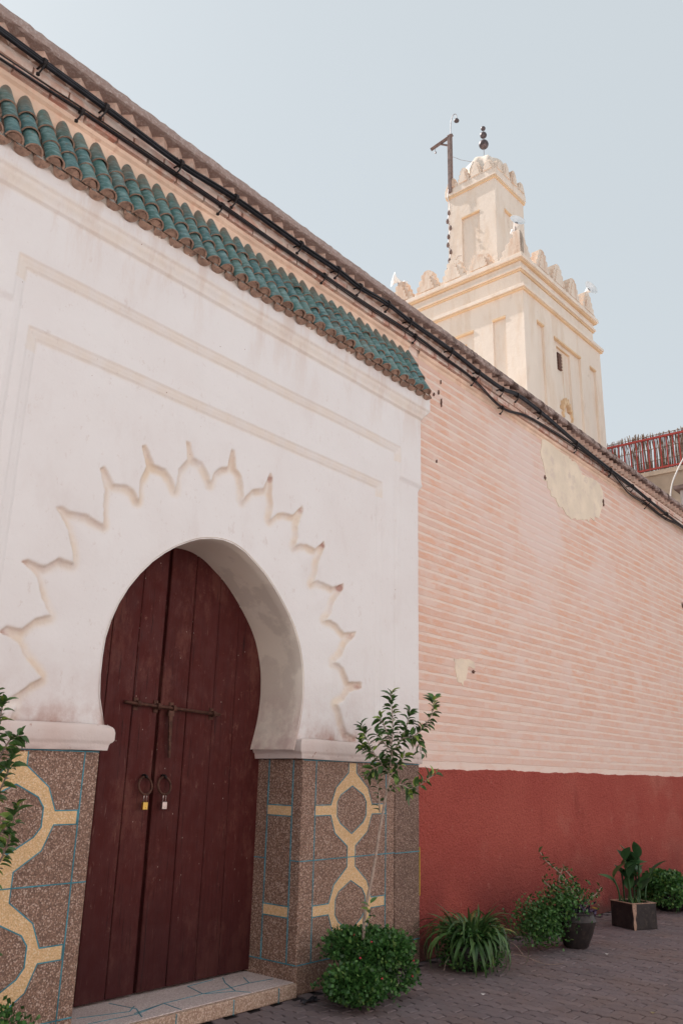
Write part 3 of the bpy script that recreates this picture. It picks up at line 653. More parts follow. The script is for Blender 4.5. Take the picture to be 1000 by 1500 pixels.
# mortar bed under the tiles with a scalloped lower lip
xs = np.arange(1.42, 6.865, .018); n = len(xs); vv = []
for (y, z, a) in [(4.84, 5.93, 0), (4.580, 5.475, 0), (4.562, 5.468, .5), (4.556, 5.446, 1), (4.567, 5.428, 1), (4.592, 5.405, .9)]:
    for x in xs:
        s = math.sin((x-1.615)/PITCHX*2*math.pi + math.pi/2)
        vv.append((x, y+random.uniform(-.004, .004)*a, z + a*(.012*s + random.uniform(-.004, .004))))
W(MB().add(vv, [(i+j*n, i+1+j*n, i+1+(j+1)*n, i+(j+1)*n) for j in range(5) for i in range(n-1)]), 'mortar_bed', M['mortar'], gate, smooth=True)
W(MB().add([(6.86, 4.84, 5.93), (6.86, 4.58, 5.475), (6.86, 4.548, 5.45), (6.86, 4.592, 5.405), (6.86, 4.78, 5.405)], [(0, 1, 2, 3, 4)]), 'mortar_bed', M['mortar'], gate)

# ------------------------------------------------------------------ door
DY = 5.185
door = thing('wooden_door', 'dark red two leaf plank door with iron bolt inside the horseshoe arch', 'door', (4.12, DY, .1))
leaves = []
for xs_, cracks in (([3.13, 3.395, 3.64, 3.88, 4.112], ()), ([4.138, 4.395, 4.665, 4.895, 5.28], ())):
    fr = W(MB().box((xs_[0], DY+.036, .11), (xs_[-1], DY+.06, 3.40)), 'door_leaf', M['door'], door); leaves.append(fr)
    for a, b in zip(xs_[:-1], xs_[1:]):
        d = random.uniform(-.002, .003); top = 3.40
        n = 14; vv = []
        for t in range(n+1):
            z = .115 + (top-.115)*t/n; wa = random.uniform(-.0012, .0012)
            vv += [(a+.0028+wa, DY+.04, z), (a+.0028+wa, DY+.005+d, z), (a+.0075+wa, DY+d, z), (b-.0075+wa, DY+d, z), (b-.0028+wa, DY+.005+d, z), (b-.0028+wa, DY+.04, z)]
        mb = MB().add([(x-4.12, y-DY, z-.1) for x, y, z in vv], [(t*6+q, t*6+q+1, (t+1)*6+q+1, (t+1)*6+q) for t in range(n) for q in range(5)] + [(0, 1, 2, 3, 4, 5)])
        o = mb.build('plank', M['door'], fr); o.location = (door.location - door.location)
        o.location = Vector((0, 0, 0)) - fr.location + Vector((0, 0, 0)) if False else Vector((4.12, DY, .1))
for fr in leaves:
    pass
b0, b1 = at_y(183, 1028, DY-.035), at_y(322, 1047, DY-.035)
W(MB().tube([b0, b0.lerp(b1, .3), b1], .0125, 10), 'sliding_bolt', M['rusty_iron'], door, smooth=True)
for t in (.13, .33, .49, .93):
    c = b0.lerp(b1, t); w = .014
    W(MB().tube([(c.x-w, c.y, c.z), (c.x+w, c.y, c.z)], .024, 10).box((c.x-w, c.y, c.z-.012), (c.x+w, DY, c.z+.012)).box((c.x-.02, DY-.008, c.z-.045), (c.x+.02, DY-.001, c.z+.045)), 'bolt_bracket', M['rusty_iron'], door, bevel=.002)
h0, h1 = at_y(251, 1045, DY-.045), at_y(248, 1110, DY-.03)
W(MB().box((h0.x-.028, DY-.05, h0.z-.02), (h0.x+.028, DY-.028, h0.z+.02)).add([(h0.x-.018, DY-.045, h0.z), (h0.x+.018, DY-.045, h0.z), (h1.x+.009, DY-.035, h1.z), (h1.x-.009, DY-.035, h1.z), (h0.x-.018, DY-.032, h0.z), (h0.x+.018, DY-.032, h0.z), (h1.x+.009, DY-.022, h1.z), (h1.x-.009, DY-.022, h1.z)], [(0,1,2,3),(4,7,6,5),(0,4,5,1),(1,5,6,2),(2,6,7,3),(3,7,4,0)]), 'hasp', M['rusty_iron'], door, bevel=.002)
W(MB().box((h0.x-.004, DY-.052, h0.z-.20), (h0.x+.004, DY-.040, h0.z-.16)), 'hasp_slot', M['hole_dark'], door)
def lock(px, py, mat, label):
    c = at_y(px, py, DY-.035); R_ = .061
    pts = [(c.x+R_*math.sin(a)*.97, c.y + .012*math.cos(a), c.z+R_*math.cos(a)) for a in np.linspace(0, 6.283, 25)]
    W(MB().tube(pts, .0088, 8, caps=False), 'ring_knocker', M['rusty_iron'], door, smooth=True)
    W(MB().tube([(c.x, DY, c.z+R_+.012), (c.x, DY-.022, c.z+R_+.012), (c.x, DY-.042, c.z+R_+.006), (c.x, DY-.045, c.z+R_-.008)], .009, 8).lathe([(0, 0), (.012, .002), (.02, .008), (.02, .01)], (c.x, DY-.004, c.z+R_+.005)), 'knocker_staple', M['dark_iron'], door, smooth=True)
    t = thing('padlock', label, 'padlock', (c.x, c.y-.012, c.z-R_-.058), 0, 'padlocks hanging from the door rings')
    MB().box((-.022, -.012, -.045), (.022, .012, .008)).build('lock_body', mat, t, bevel=.004)
    u = [(-.012, 0, .0), (-.012, 0, .045), (-.008, 0, .058), (0, 0, .064), (.008, 0, .058), (.012, 0, .045), (.012, 0, .0)]
    MB().tube(u, .0038, 8).build('shackle', M['steel'], t, smooth=True)
    MB().lathe([(.004, 0), (.004, .002)], (0, 0, 0), 8).build('keyhole', M['hole_dark'], t, loc=(0, -.0135, -.03))
lock(213, 1151, M['brass'], 'small yellow brass padlock hanging from the left door ring')
lock(241, 1151, M['steel'], 'small pale pinkish padlock hanging from the right door ring')

# ------------------------------------------------------------------ doorstep
step = thing('doorstep', 'low speckled terrazzo doorstep with blue crazed lines below the red door', 'doorstep', (4.2, 4.70, 0))
W(MB().prism([(3.0, 4.70), (JR-.004, 4.70), (JR-.004, 5.30), (3.0, 5.30)], lambda u, v, w: (u, v, w), .0, .098), 'step_tread', M['terrazzo_pink'], step, bevel=.008)
W(MB().box((2.9, 4.655, .0), (5.20, 4.702, .096)), 'step_riser', M['terrazzo_riser'], step, bevel=.010)
def st_lines(lines, fn):
    for ln in lines:
        mb = MB()
        for a, b in zip(ln[:-1], ln[1:]):
            a = Vector(a); b = Vector(b); d = (b-a).normalized(); nn = Vector((-d.y, d.x))*.004
            c4 = [a+nn, a-nn, b-nn, b+nn]; mb.add([fn(*p, 0) for p in c4]+[fn(*p, -.004) for p in c4], [(0,1,2,3),(4,7,6,5),(0,4,5,1),(1,5,6,2),(2,6,7,3),(3,7,4,0)])
        W(mb, 'divider_strip', M['blue_strip'], step)
tl = []
for pxs in ([(112,1492),(190,1482),(197,1474)],[(197,1485),(240,1470),(297,1456),(275,1445),(300,1432)],[(160,1470),(200,1478),(208,1490)],[(297,1456),(330,1449),(365,1440),(400,1434)],[(240,1470),(262,1478),(283,1484)],[(300,1456),(345,1452),(372,1455)],[(345,1452),(330,1440),(318,1430)],[(365,1440),(357,1432)],[(130,1500),(165,1493),(200,1486),(240,1470)]):
    l = [at_ground(x, y, .098) for x, y in pxs]; tl.append([(max(3.3, min(5.19, p.x)), max(4.705, min(5.17, p.y))) for p in l])
st_lines(tl, lambda u, v, w: (u, v, .1+w))
st_lines([[(4.555, .0), (4.555, .094)], [(5.0, .0), (5.0, .094)], [(4.05, .0), (4.05, .094)]], lambda u, v, w: (u, 4.6535-w, v))

# ------------------------------------------------------------------ cables on the wall
def bundle(name, label, pix, Yc, n, r, mat, spread, clamps):
    t = thing(name, label, 'cables', (7, Yc, 6.1), 0)
    base = [at_y(x, y, Yc) for x, y in pix]
    d0 = (base[1]-base[0]); base = [base[0]-d0*4] + base; last = base[-1]; base += [Vector((last.x+2.5, last.y, last.z-.05)), Vector((last.x+6, last.y, last.z+.02))]
    sp = spline(base, 7)
    for q in range(n):
        ph = 2*math.pi*q/n; pts = []
        rr = random.Random(q*13+n)
        w1, w2 = rr.uniform(.6, 1.4), rr.uniform(0, 6)
        for p in sp:
            s = spread*(1+(.35 if r > .007 else .9)*math.sin(p.x*w1+w2)); a = ph + .35*math.sin(p.x*.8+q)
            pts.append((p.x, p.y+s*math.cos(a)*.8, p.z+s*math.sin(a)))
        W(MB().tube(pts, r*rr.uniform(.8, 1.15), 7), 'cable', mat[q % len(mat)], t, smooth=True)
    for px, py in clamps:
        c = min(sp, key=lambda p: (px_of(p)[0]-px)**2) if False else at_y(px, py, Yc)
        near_ = min(sp, key=lambda p: abs(p.x-c.x)); c = Vector((c.x, Yc, near_.z))
        R_ = spread+r+.006
        ring = [(c.x-.014, c.y, c.z), (c.x+.014, c.y, c.z)]
        tail = [(c.x, c.y-R_*.6, c.z-R_*.6), (c.x-.012, c.y-R_*.2, c.z-R_-.035), (c.x-.02, c.y+.02, c.z-R_-.06)]
        W(MB().tube(ring, R_, 10).tube(tail, .0065, 6).lathe([(.0, 0), (.014, .0), (.014, .014), (0, .014)], (tail[2][0], tail[2][1], tail[2][2]-.008), 8).tube([(c.x, c.y, c.z), (c.x+.004, WALLY-.02, c.z+.01)], .008, 6), 'cable_clamp', M['dark_iron'], t)
upx = [(0,45),(64,92),(155,158),(265,240),(345,290),(443,360),(495,395),(527,420),(568,445),(600,470),(660,513),(700,545),(735,570),(757,579),(792,605),(845,650),(893,688),(925,712),(965,745),(1000,772)]
lpx = [(0,85),(64,127),(120,163),(190,210),(255,254),(325,301),(400,353),(470,400),(540,448),(608,492),(650,523),(693,555),(735,597),(775,612),(843,655),(893,691),(920,722),(945,738),(975,760),(1000,773)]
bundle('cable_bundle', 'thick twisted black cable bundle just under the sawtooth brick cornice', upx, 4.60, 6, .0088, [M['black_rubber']], .0205, [(64,98),(155,158),(265,240),(345,290),(440,360),(495,395),(527,421),(568,446),(600,470),(660,513),(700,546),(735,570),(757,580),(790,605),(843,650),(893,688),(925,712),(950,735),(975,752)])
bundle('cable_bundle', 'thinner brown black cable run along the painted ledge above the green tiles', lpx, 4.665, 5, .0062, [M['brown_rubber'], M['black_rubber']], .014, [(120,163),(325,301),(475,403),(608,493),(693,555),(735,596),(843,655),(893,691),(945,738)])

# ------------------------------------------------------------------ minaret
U = .714; MR = RAD(-2)
mo = Matrix.Rotation(MR, 4, 'Z') @ Vector((29.1*U, 17.3*U, 0))
mz = lambda z: EYE+(z-EYE)*U
MIN = thing('minaret', 'cream lime plastered mosque minaret with stepped merlons and three dark finial balls', 'minaret', mo, MR)
def ring_box(h, z0, z1, c=(0, 0)): return MB().box(((c[0]-h)*U, (c[1]-h)*U, mz(z0)), ((c[0]+h)*U, (c[1]+h)*U, mz(z1)))
LW = M['cream_lime']; OL = M['ochre_bounce_lime']
# shaft with recessed panels cut in its two street faces
def face_panels(name, half, z0, z1, rects, cx=0., cy=0., depth=.10, mat=LW, full=True):
    """box whose -Y and -X faces carry recessed rectangles (u0,u1,w0,w1) measured from the centre line"""
    mb = MB()
    for f in (0, 1):
        rs = rects[f]
        us = sorted({-half, half} | {v for r in rs for v in r[:2]}); ws = sorted({z0, z1} | {v for r in rs for v in r[2:4]})
        def pt(u, w, d): return ((cx+u)*U, (cy-half+d)*U, mz(w)) if f == 0 else ((cx-half+d)*U, (cy+u)*U, mz(w))
        def dep(a, b, c, d): return depth*sum(1 for r in rs if r[0] <= a+1e-6 and b <= r[1]+1e-6 and r[2] <= c+1e-6 and d <= r[3]+1e-6)
        D = {}
        for i in range(len(us)-1):
            for j in range(len(ws)-1):
                dd = dep(us[i], us[i+1], ws[j], ws[j+1]); D[i, j] = dd
                mb.add([pt(us[i], ws[j], dd), pt(us[i+1], ws[j], dd), pt(us[i+1], ws[j+1], dd), pt(us[i], ws[j+1], dd)], [(0, 1, 2, 3)])
        for (i, j), dd in D.items():
            if (i+1, j) in D and D[i+1, j] != dd: mb.add([pt(us[i+1], ws[j], dd), pt(us[i+1], ws[j], D[i+1, j]), pt(us[i+1], ws[j+1], D[i+1, j]), pt(us[i+1], ws[j+1], dd)], [(0, 1, 2, 3)])
            if (i, j+1) in D and D[i, j+1] != dd: mb.add([pt(us[i], ws[j+1], dd), pt(us[i+1], ws[j+1], dd), pt(us[i+1], ws[j+1], D[i, j+1]), pt(us[i], ws[j+1], D[i, j+1])], [(0, 1, 2, 3)], 1)
    h = half; a, b = mz(z0), mz(z1); q = [((cx-h)*U, (cy-h)*U), ((cx+h)*U, (cy-h)*U), ((cx+h)*U, (cy+h)*U), ((cx-h)*U, (cy+h)*U)]
    mb.add([(*q[1], a), (*q[2], a), (*q[2], b), (*q[1], b)], [(0, 1, 2, 3)]); mb.add([(*q[2], a), (*q[3], a), (*q[3], b), (*q[2], b)], [(0, 1, 2, 3)])
    mb.add([(*p, b) for p in q], [(0, 1, 2, 3)])
    return mb.build(name, [mat, OL], MIN, fix=False)
HS = 3.36
pR = [(-2.36, -1.80, 9, 18.70), (-.99, 1.36, 9, 18.58), (2.20, 2.78, 9, 18.52), (-.62, .56, 15.6, 18.38)]
pR2 = [(-.40, -.04, 17.35, 18.15)]
pL = [(-2.56, -1.98, 9, 18.73), (-1.1, 1.15, 9, 18.6), (2.0, 2.6, 9, 18.7), (-.7, .7, 15.5, 18.2)]
face_panels('shaft', HS, -2, 19.62, (pR, pL))
for (u0, u1, w0, w1, d) in [(*r, .0) for r in pR[:3]]:
    MB().box((u0*U, -(HS+.035)*U, mz(w1)-.02), (u1*U, -(HS-.09)*U, mz(w1)+.03)).build('panel_lintel', OL, MIN)
for (u0, u1, w0, w1) in pL[:3]:
    MB().box((-(HS+.035)*U, u0*U, mz(w1)-.02), (-(HS-.09)*U, u1*U, mz(w1)+.03)).build('panel_lintel', OL, MIN)
# window slit: dark void with serrated edge
q = [(-.48+ (0.05 if i % 2 else -.04), 17.43+i*.07) for i in range(11)] + [(-.20+(-.05 if i % 2 else .04), 18.13-i*.07) for i in range(11)]
MB().prism([(a*U, mz(b)) for a, b in q], XZ, -(HS-.215)*U, -(HS-.1)*U).build('window_slit', M['hole_dark'], MIN)
MB().box((.02*U, -(HS-.17)*U, mz(15.6)), (.10*U, -(HS-.30)*U, mz(18.30))).build('mullion', LW, MIN)
# scalloped blind arch
q = []
for i in range(17):
    a = math.pi*i/16; r = .42 + (.05 if i % 2 else -.04); q.append((r*math.cos(a)-.02, 15.3+1.05*r*math.sin(a)*1.9))
inn = [( (x+.02)*.80-.02, 15.3+(z-15.3)*.80) for x, z in q][::-1]
MB().prism([(a*U, mz(b)) for a, b in q+inn], XZ, -(HS-.02)*U, -(HS-.2)*U).build('blind_arch', OL, MIN)
for args, mat, nm in (((3.46, 19.62, 19.70), OL, 'ledge'), ((3.50, 19.70, 19.84), LW, 'ledge'), ((3.18, 19.84, 20.62), LW, 'frieze'), ((3.24, 20.62, 20.70), OL, 'string_course'), ((3.30, 20.70, 20.80), LW, 'string_course'), ((3.22, 20.80, 21.05), LW, 'frieze'), ((3.34, 21.05, 21.13), OL, 'string_course'), ((3.40, 21.13, 21.30), LW, 'string_course')):
    ring_box(*args).build(nm, mat, MIN, bevel=.012)
def merlon_poly(w, h, n=4, flat=.16):
    L = []; 
    for i in range(n):
        z0 = h*i/n; x = w*(.5 - .088*i); L += [(x, z0), (x, z0+h/n*.62), (x-.125*w, z0+h/n*.78)]
    L += [(.15*w, h*.985), (.06*w, h*1.04)]
    return L + [(-x, z) for x, z in L[::-1]]
FM = M['frilled_lime']
def merlon(c, zz, w, h, th, axis, broken=False):
    poly = merlon_poly(w, h); 
    if broken: poly = [(x, min(z, h*(.72+.35*x/w))) for x, z in poly]
    fn = (lambda u, v, q: ((c[0]+u)*U, (c[1]+q)*U, mz(zz)+v*U)) if axis == 'y' else (lambda u, v, q: ((c[0]+q)*U, (c[1]+u)*U, mz(zz)+v*U))
    MB().prism(poly, fn, -th/2, th/2).build('merlon', FM, MIN, bevel=.004)
    inner = [(x*.62, .08+z*.72) for x, z in poly]
    sgn = -1
    MB().prism(inner, fn, -th/2-.05, -th/2+.02).build('merlon_panel', FM, MIN, bevel=.004)
m0 = 3.15
for u in (-1.50, -.15, 1.22, 2.62): merlon((u, -m0), 21.3, 1.26, 1.04, .34, 'y')
for u in (-1.42, -.12, 1.22, 2.62): merlon((-m0, u), 21.3, 1.26, 1.04, .34, 'x', broken=(u == -1.42))
for u in (-1.4, 0, 1.4): merlon((u, m0), 21.3, 1.16, 1.0, .30, 'y'); merlon((m0, u), 21.3, 1.16, 1.0, .30, 'x')
for sx in (-1,):
    for sy in (-1,):
        half = [(0, 0), (.95, 0), (.93, .14), (.80, .22), (.82, .38), (.66, .45), (.66, .62), (.48, .70), (.44, .86), (.25, .92), (.18, 1.08), (0, 1.12)]
        f1 = lambda u, v, q: ((sx*(m0+.15-u))*U, (sy*(m0+q))*U, mz(21.3)+v*U); f2 = lambda u, v, q: ((sx*(m0+q))*U, (sy*(m0+.15-u))*U, mz(21.3)+v*U)
        MB().prism(half, f1, -.15, .15).build('corner_merlon', FM, MIN, bevel=.012); MB().prism(half, f2, -.148, .148).build('corner_merlon', FM, MIN, bevel=.012)
# upper lantern tower
LC = (-.27, .02); LH = 1.25
wR = [(-.50, .52, 23.2, 25.82)]; wL = [(-.42, .52, 22.4, 25.72)]
face_panels('lantern', LH, 21.3, 27.05, (wR, wL), *LC, depth=.09)
for (u0, u1, w1, f) in ((-.50, .52, 25.82, 0), (-.42, .52, 25.72, 1)):
    a = MB().box(((LC[0]+u0)*U, (LC[1]-LH-.03)*U, mz(w1)-.02), ((LC[0]+u1)*U, (LC[1]-LH+.08)*U, mz(w1)+.025)) if f == 0 else MB().box(((LC[0]-LH-.03)*U, (LC[1]+u0)*U, mz(w1)-.02), ((LC[0]-LH+.08)*U, (LC[1]+u1)*U, mz(w1)+.025))
    a.build('panel_lintel', OL, MIN)
ring_box(LH+.07, 27.05, 27.17, LC).build('string_course', OL, MIN, bevel=.01); ring_box(LH+.10, 27.17, 27.48, LC).build('string_course', LW, MIN, bevel=.012)
for u in (-.98, -.33, .33, .98):
    for ax in ('y', 'x', 'Y', 'X'):
        h = .58 if abs(u) > .5 else .82
        c = {'y': (LC[0]+u, LC[1]-LH), 'Y': (LC[0]+u, LC[1]+LH), 'x': (LC[0]-LH, LC[1]+u), 'X': (LC[0]+LH, LC[1]+u)}[ax]
        merlon(c, 27.48, .70, h, .18, ax.lower())
mb = MB(); seg = 32; rows = 9; vv = []
for j in range(rows+1):
    t = j/rows; 
    for kk in range(seg):
        a = 2*math.pi*kk/seg; r = 1.12*math.cos(t*math.pi/2)**.75*(1+.10*math.cos(a*8)) ; vv.append(((LC[0]+r*math.cos(a))*U, (LC[1]+r*math.sin(a))*U, mz(27.5)+1.9*U*math.sin(t*math.pi/2)))
mb.add(vv, [(j*seg+i, j*seg+(i+1) % seg, (j+1)*seg+(i+1) % seg, (j+1)*seg+i) for j in range(rows) for i in range(seg)])
mb.build('dome', LW, MIN, smooth=True)
fin = MB().tube([(LC[0]*U, LC[1]*U, mz(29.2)), (LC[0]*U, LC[1]*U, mz(31.35))], .012, 6).build('finial', M['grey_metal'], MIN)
for z, r in ((30.34, .235), (30.88, .165), (31.27, .115)):
    MB().lathe([(r*U*math.sin(a)+.0001, -r*U*math.cos(a)) for a in np.linspace(0, math.pi, 9)], seg=12).build('finial_ball', M['copper_ball'], fin, smooth=True, loc=(LC[0]*U, LC[1]*U, mz(z)))
# cracks on the lantern and dark streaks on the shaft
def crack(pts, f, name='crack', half=LH, c=LC):
    mb = MB()
    for a, b in zip(pts[:-1], pts[1:]):
        w = random.uniform(.008, .022)
        q = [(a[0], a[1]-w), (b[0], b[1]-w), (b[0], b[1]+w), (a[0], a[1]+w)]
        fn = (lambda u, v, d: ((c[0]-half-.006+d)*U, (c[1]+u)*U, mz(v))) if f else (lambda u, v, d: ((c[0]+u)*U, (c[1]-half-.006+d)*U, mz(v)))
        mb.add([fn(*p, 0) for p in q], [(0, 1, 2, 3)])
    mb.build(name, M['terracotta'], MIN, fix=False)
crack([(1.22, 23.55), (1.05, 23.75), (.9, 23.7), (.75, 23.85), (.55, 23.8)], 1)
# gallows pole with lamps on the lantern corner
def ML(x, y, z): return (x*U, y*U, mz(z))
def mw(x, y, z): return MIN.matrix_world if False else (Matrix.Translation(mo) @ Matrix.Rotation(MR, 4, 'Z')) @ Vector(ML(x, y, z))
gp = mw(27.5-29.1, 18.35-17.3, 27.3)
pole = thing('lamp_gallows', 'weathered wooden gallows pole with braced arm and hooked lamp on the minaret lantern', 'lamp post', gp, MR)
def PU(x, y, z): return ((x-27.5)*U, (y-18.35)*U, (z-27.3)*U)
a, b = PU(27.5, 18.35, 27.3), PU(27.5, 18.35, 30.55)
MB().box((a[0]-.065, a[1]-.065, a[2]), (b[0]+.065, b[1]+.065, b[2])).build('post', M['old_wood'], pole, bevel=.008)
MB().tube([PU(27.5, 18.2, 30.50), PU(27.5, 19.42, 30.33)], .075, 4).build('arm', M['old_wood'], pole)
MB().tube([PU(27.5, 18.38, 29.98), PU(27.5, 18.86, 30.33)], .035, 4).build('brace', M['old_wood'], pole)
MB().tube(spline([PU(27.5, 18.30, 30.5), PU(27.5, 18.27, 31.2), PU(27.5, 18.18, 31.55), PU(27.5, 18.05, 31.62), PU(27.5, 17.96, 31.5), PU(27.5, 17.95, 31.25)], 5), .014, 6).build('lamp_hook', M['grey_metal'], pole, smooth=True)
MB().lathe([(.001, .09), (.05, .07), (.09, .0), (.085, -.03), (.05, -.055), (.001, -.065)], PU(27.5, 17.95, 31.18), 12).build('lamp', M['copper_ball'], pole, smooth=True)
MB().tube([PU(27.5, 19.2, 30.3), PU(27.5, 19.18, 30.1)], .008, 5).lathe([(.001, .05), (.035, .02), (.03, -.03), (.001, -.045)], PU(27.5, 19.17, 30.02), 8).build('hanging_bulb', M['grey_metal'], pole)
wr = thing('guy_wire', 'thin wire from the gallows pole to the minaret dome', 'wire', gp, MR)
MB().tube([PU(27.5, 18.3, 29.35), PU(27.9, 18.0, 29.22), PU(28.4, 17.6, 29.2)], .007, 5).build('wire', M['grey_metal'], wr)
sg = thing('string_lights', 'dangling string of dark lamp sockets down the back edge of the minaret lantern', 'string lights', gp, MR)
pts = [PU(27.42, 18.42+.06*math.sin(i*2.1), 27.5-i*.42) for i in range(14)]
MB().tube(spline(pts, 3), .012, 5).build('wire', M['grey_metal'], sg)
for i, p in enumerate(pts[1:]):
    if i in (0, 1): continue
    MB().lathe([(.001, .09), (.035, .05), (.055, -.02), (.04, -.09), (.001, -.11)], (p[0], p[1]+random.uniform(-.02, .03), p[2]), 8).build('lamp_socket', M['old_wood'], sg, smooth=True)
# horn loudspeakers
def horn(loc, d, s, label):
    t = thing('loudspeaker', label, 'loudspeaker', loc, 0, 'horn loudspeakers on the minaret parapet')
    d = Vector(d).normalized(); qd = d.to_track_quat('Z', 'Y').to_matrix().to_4x4()
    prof = [(.03, -.20), (.045, -.10), (.07, 0), (.12, .10), (.20, .17), (.26, .20), (.27, .205), (.255, .19), (.19, .155), (.10, .08), (.04, .0)]
    o = MB().lathe([(r*s, z*s) for r, z in prof[:-1]], seg=20).build('horn', M['horn_plastic'], t, smooth=True); o.matrix_local = qd
    o = MB().lathe([(.001, -.34), (.075, -.33), (.08, -.18), (.04, -.17)] and [(r*s, z*s) for r, z in [(.001, -.34), (.075, -.33), (.08, -.20), (.04, -.17)]], seg=14).build('driver', M['horn_plastic'], t, smooth=True); o.matrix_local = qd
    o = MB().lathe([(r*s, z*s) for r, z in [(.001, .12), (.05, .10), (.055, .06), (.02, .03)]], seg=12).build('phase_plug', M['grey_metal'], t, smooth=True); o.matrix_local = qd
    MB().tube([(0, 0, 0), (0, .03, -.5*s)], .018, 6).build('bracket', M['grey_metal'], t)
horn(mw(-2.95, -2.95, 22.95), (-.62, -.78, .42), .85, 'white horn loudspeaker above the nearest corner merlon of the minaret')
horn(mw(3.1, -3.1, 22.75), (-.35, -.9, .25), .95, 'white horn loudspeaker at the right end of the minaret parapet')
horn(mw(-3.0, 3.0, 22.75), (-.75, .6, .15), .9, 'white horn loudspeaker at the left end of the minaret parapet')

# ------------------------------------------------------------------ roofs and buildings beyond
hall = thing('bounce_hall', 'low flat roofed hall added unseen behind the pink street wall to bounce sunlight', 'building', (9, 8, 0))  # unseen sunlit roof added to bounce light up onto the minaret
W(MB().box((-2, 5.9, 0), (22.8, 16, 5.7)).box((-2, 5.06, 5.5), (22.8, 5.9, 5.7)), 'roof_block', M['bounce_screed'], hall)
tb = thing('terrace_house', 'beige plastered house with a roof terrace at the far right', 'house', (27, 8, 0))
W(MB().box((25, 3.6, 0), (31, 12, 10.72)), 'house_wall', M['terrace_plaster'], tb)
W(MB().box((24.92, 3.6, 10.60), (25.05, 12, 10.74)), 'terrace_edge', M['terrace_plaster'], tb)
lb = thing('grey_annex', 'small grey rendered annex in front of the beige terrace house', 'building', (22.6, 6, 0))
W(MB().box((21.6, 5.2, 0), (24.9, 6.55, 8.85)), 'annex_wall', M['terrace_plaster_grey'], lb, bevel=.03)
W(MB().box((21.45, 5.2, 8.85), (24.9, 6.65, 8.95)), 'annex_coping', M['old_wood'], lb)
rl = thing('terrace_railing', 'red painted metal railing along the roof terrace at the far right', 'railing', (24.98, 7, 10.75))
W(MB().box((24.93, 3.7, 10.79), (24.99, 11.0, 10.84)), 'bottom_rail', M['red_paint'], rl)
W(MB().box((24.93, 3.7, 11.80), (24.99, 11.0, 11.86)), 'top_rail', M['red_paint'], rl)
y = 3.8
while y < 11.0:
    W(MB().box((24.945, y, 10.84), (24.975, y+.035, 11.80)), 'baluster', M['red_paint'], rl); y += .19
rs = thing('reed_screen', 'ragged brown reed screen tied behind the red terrace railing', 'screen', (25.1, 7, 10.75))
mb = MB(); mb2 = MB(); y = 3.7
while y < 11.0:
    if not random.random() < .16:
        top = 12.0+random.uniform(-.08, .09)+.06*math.sin(y*3); mb.tube([(25.06+random.uniform(0, .04), y, 10.8), (25.08, y+random.uniform(-.04, .04), 11.5), (25.07, y+random.uniform(-.08, .08), top)], random.uniform(.007, .014), 4)
    y += random.uniform(.009, .020)
for z in (11.1, 11.5, 11.95): mb2.tube([(25.05, 3.7, z), (25.05, 7, z+.02), (25.05, 11, z)], .012, 5)
o = W(mb, 'reeds', M['reed'], rs); o['kind'] = 'stuff'; W(mb2, 'tie_rail', M['reed'], rs)
W(MB().box((25.30, 3.8, 10.75), (25.34, 7.6, 11.9)), 'backing_sheet', M['horn_plastic'], rs)
wc = thing('white_hose', 'white cable drooping down the beige terrace house wall', 'cable', (24.9, 7.3, 10.7))
W(MB().tube(spline([at_x(1012, 655, 24.88), at_x(1000, 672, 24.88), at_x(990, 692, 24.88), at_x(983, 712, 24.88), at_x(980, 740, 24.88)], 5), .022, 7), 'cable', M['white_cable'], wc, smooth=True)
# unseen house added behind the viewer to bounce sunlight onto gateway and minaret
oh = thing('unseen_bounce_house', 'plain pale house added across the street behind the viewer to bounce sunlight', 'house', (6, -4, 0))
W(MB().box((-30, -22, 0), (34, -3.05, 6.2)).box((-30, -3.15, 6.2), (34, -3.0, 6.35)), 'house_wall', M['bounce_facade'], oh)
for x in (-14, -9, -4, 1, 6, 11, 16, 21):
    W(MB().box((x-.5, -3.09, 2.6), (x+.5, -3.02, 4.0)), 'shutter', M['old_wood'], oh, bevel=.01)

# ------------------------------------------------------------------ plants
def leaf_mesh(name, L, Wd, mat, fold=.25, droop=.2):
    vs_ = [(0, 0, 0), (0, L*.3, 0), (0, L*.65, -droop*L*.15), (0, L, -droop*L*.5), (Wd*.42, L*.25, fold*Wd), (Wd*.5, L*.5, fold*Wd-droop*L*.06), (Wd*.3, L*.8, fold*Wd*.6-droop*L*.25), (-Wd*.42, L*.25, fold*Wd), (-Wd*.5, L*.5, fold*Wd-droop*L*.06), (-Wd*.3, L*.8, fold*Wd*.6-droop*L*.25)]
    me = MB().add(vs_, [(0, 4, 1), (1, 4, 5, 2), (2, 5, 6, 3), (0, 1, 7), (1, 2, 8, 7), (2, 3, 9, 8)]).mesh(name); me.materials.append(mat)
    me.polygons.foreach_set('use_smooth', [True]*len(me.polygons)); return me
def dmat(p, d, roll=0., s=1.):
    d = Vector(d).normalized(); x = d.cross(Vector((0, 0, 1)))
    if x.length < .1: x = Vector((1, 0, 0))
    x.normalize(); n = x.cross(d); x2 = x*math.cos(roll)+n*math.sin(roll); n2 = x2.cross(d)
    mm = Matrix((x2*s, d*s, n2*s)).transposed().to_4x4(); mm.translation = Vector(p); return mm
def rv(s=1.): return Vector((random.gauss(0, 1), random.gauss(0, 1), random.gauss(0, 1))).normalized()*s
FL = [leaf_mesh('leaf', .074+.008*i, .034+.003*i, M['ficus_leaf'], .25, .3+.2*i) for i in range(3)]
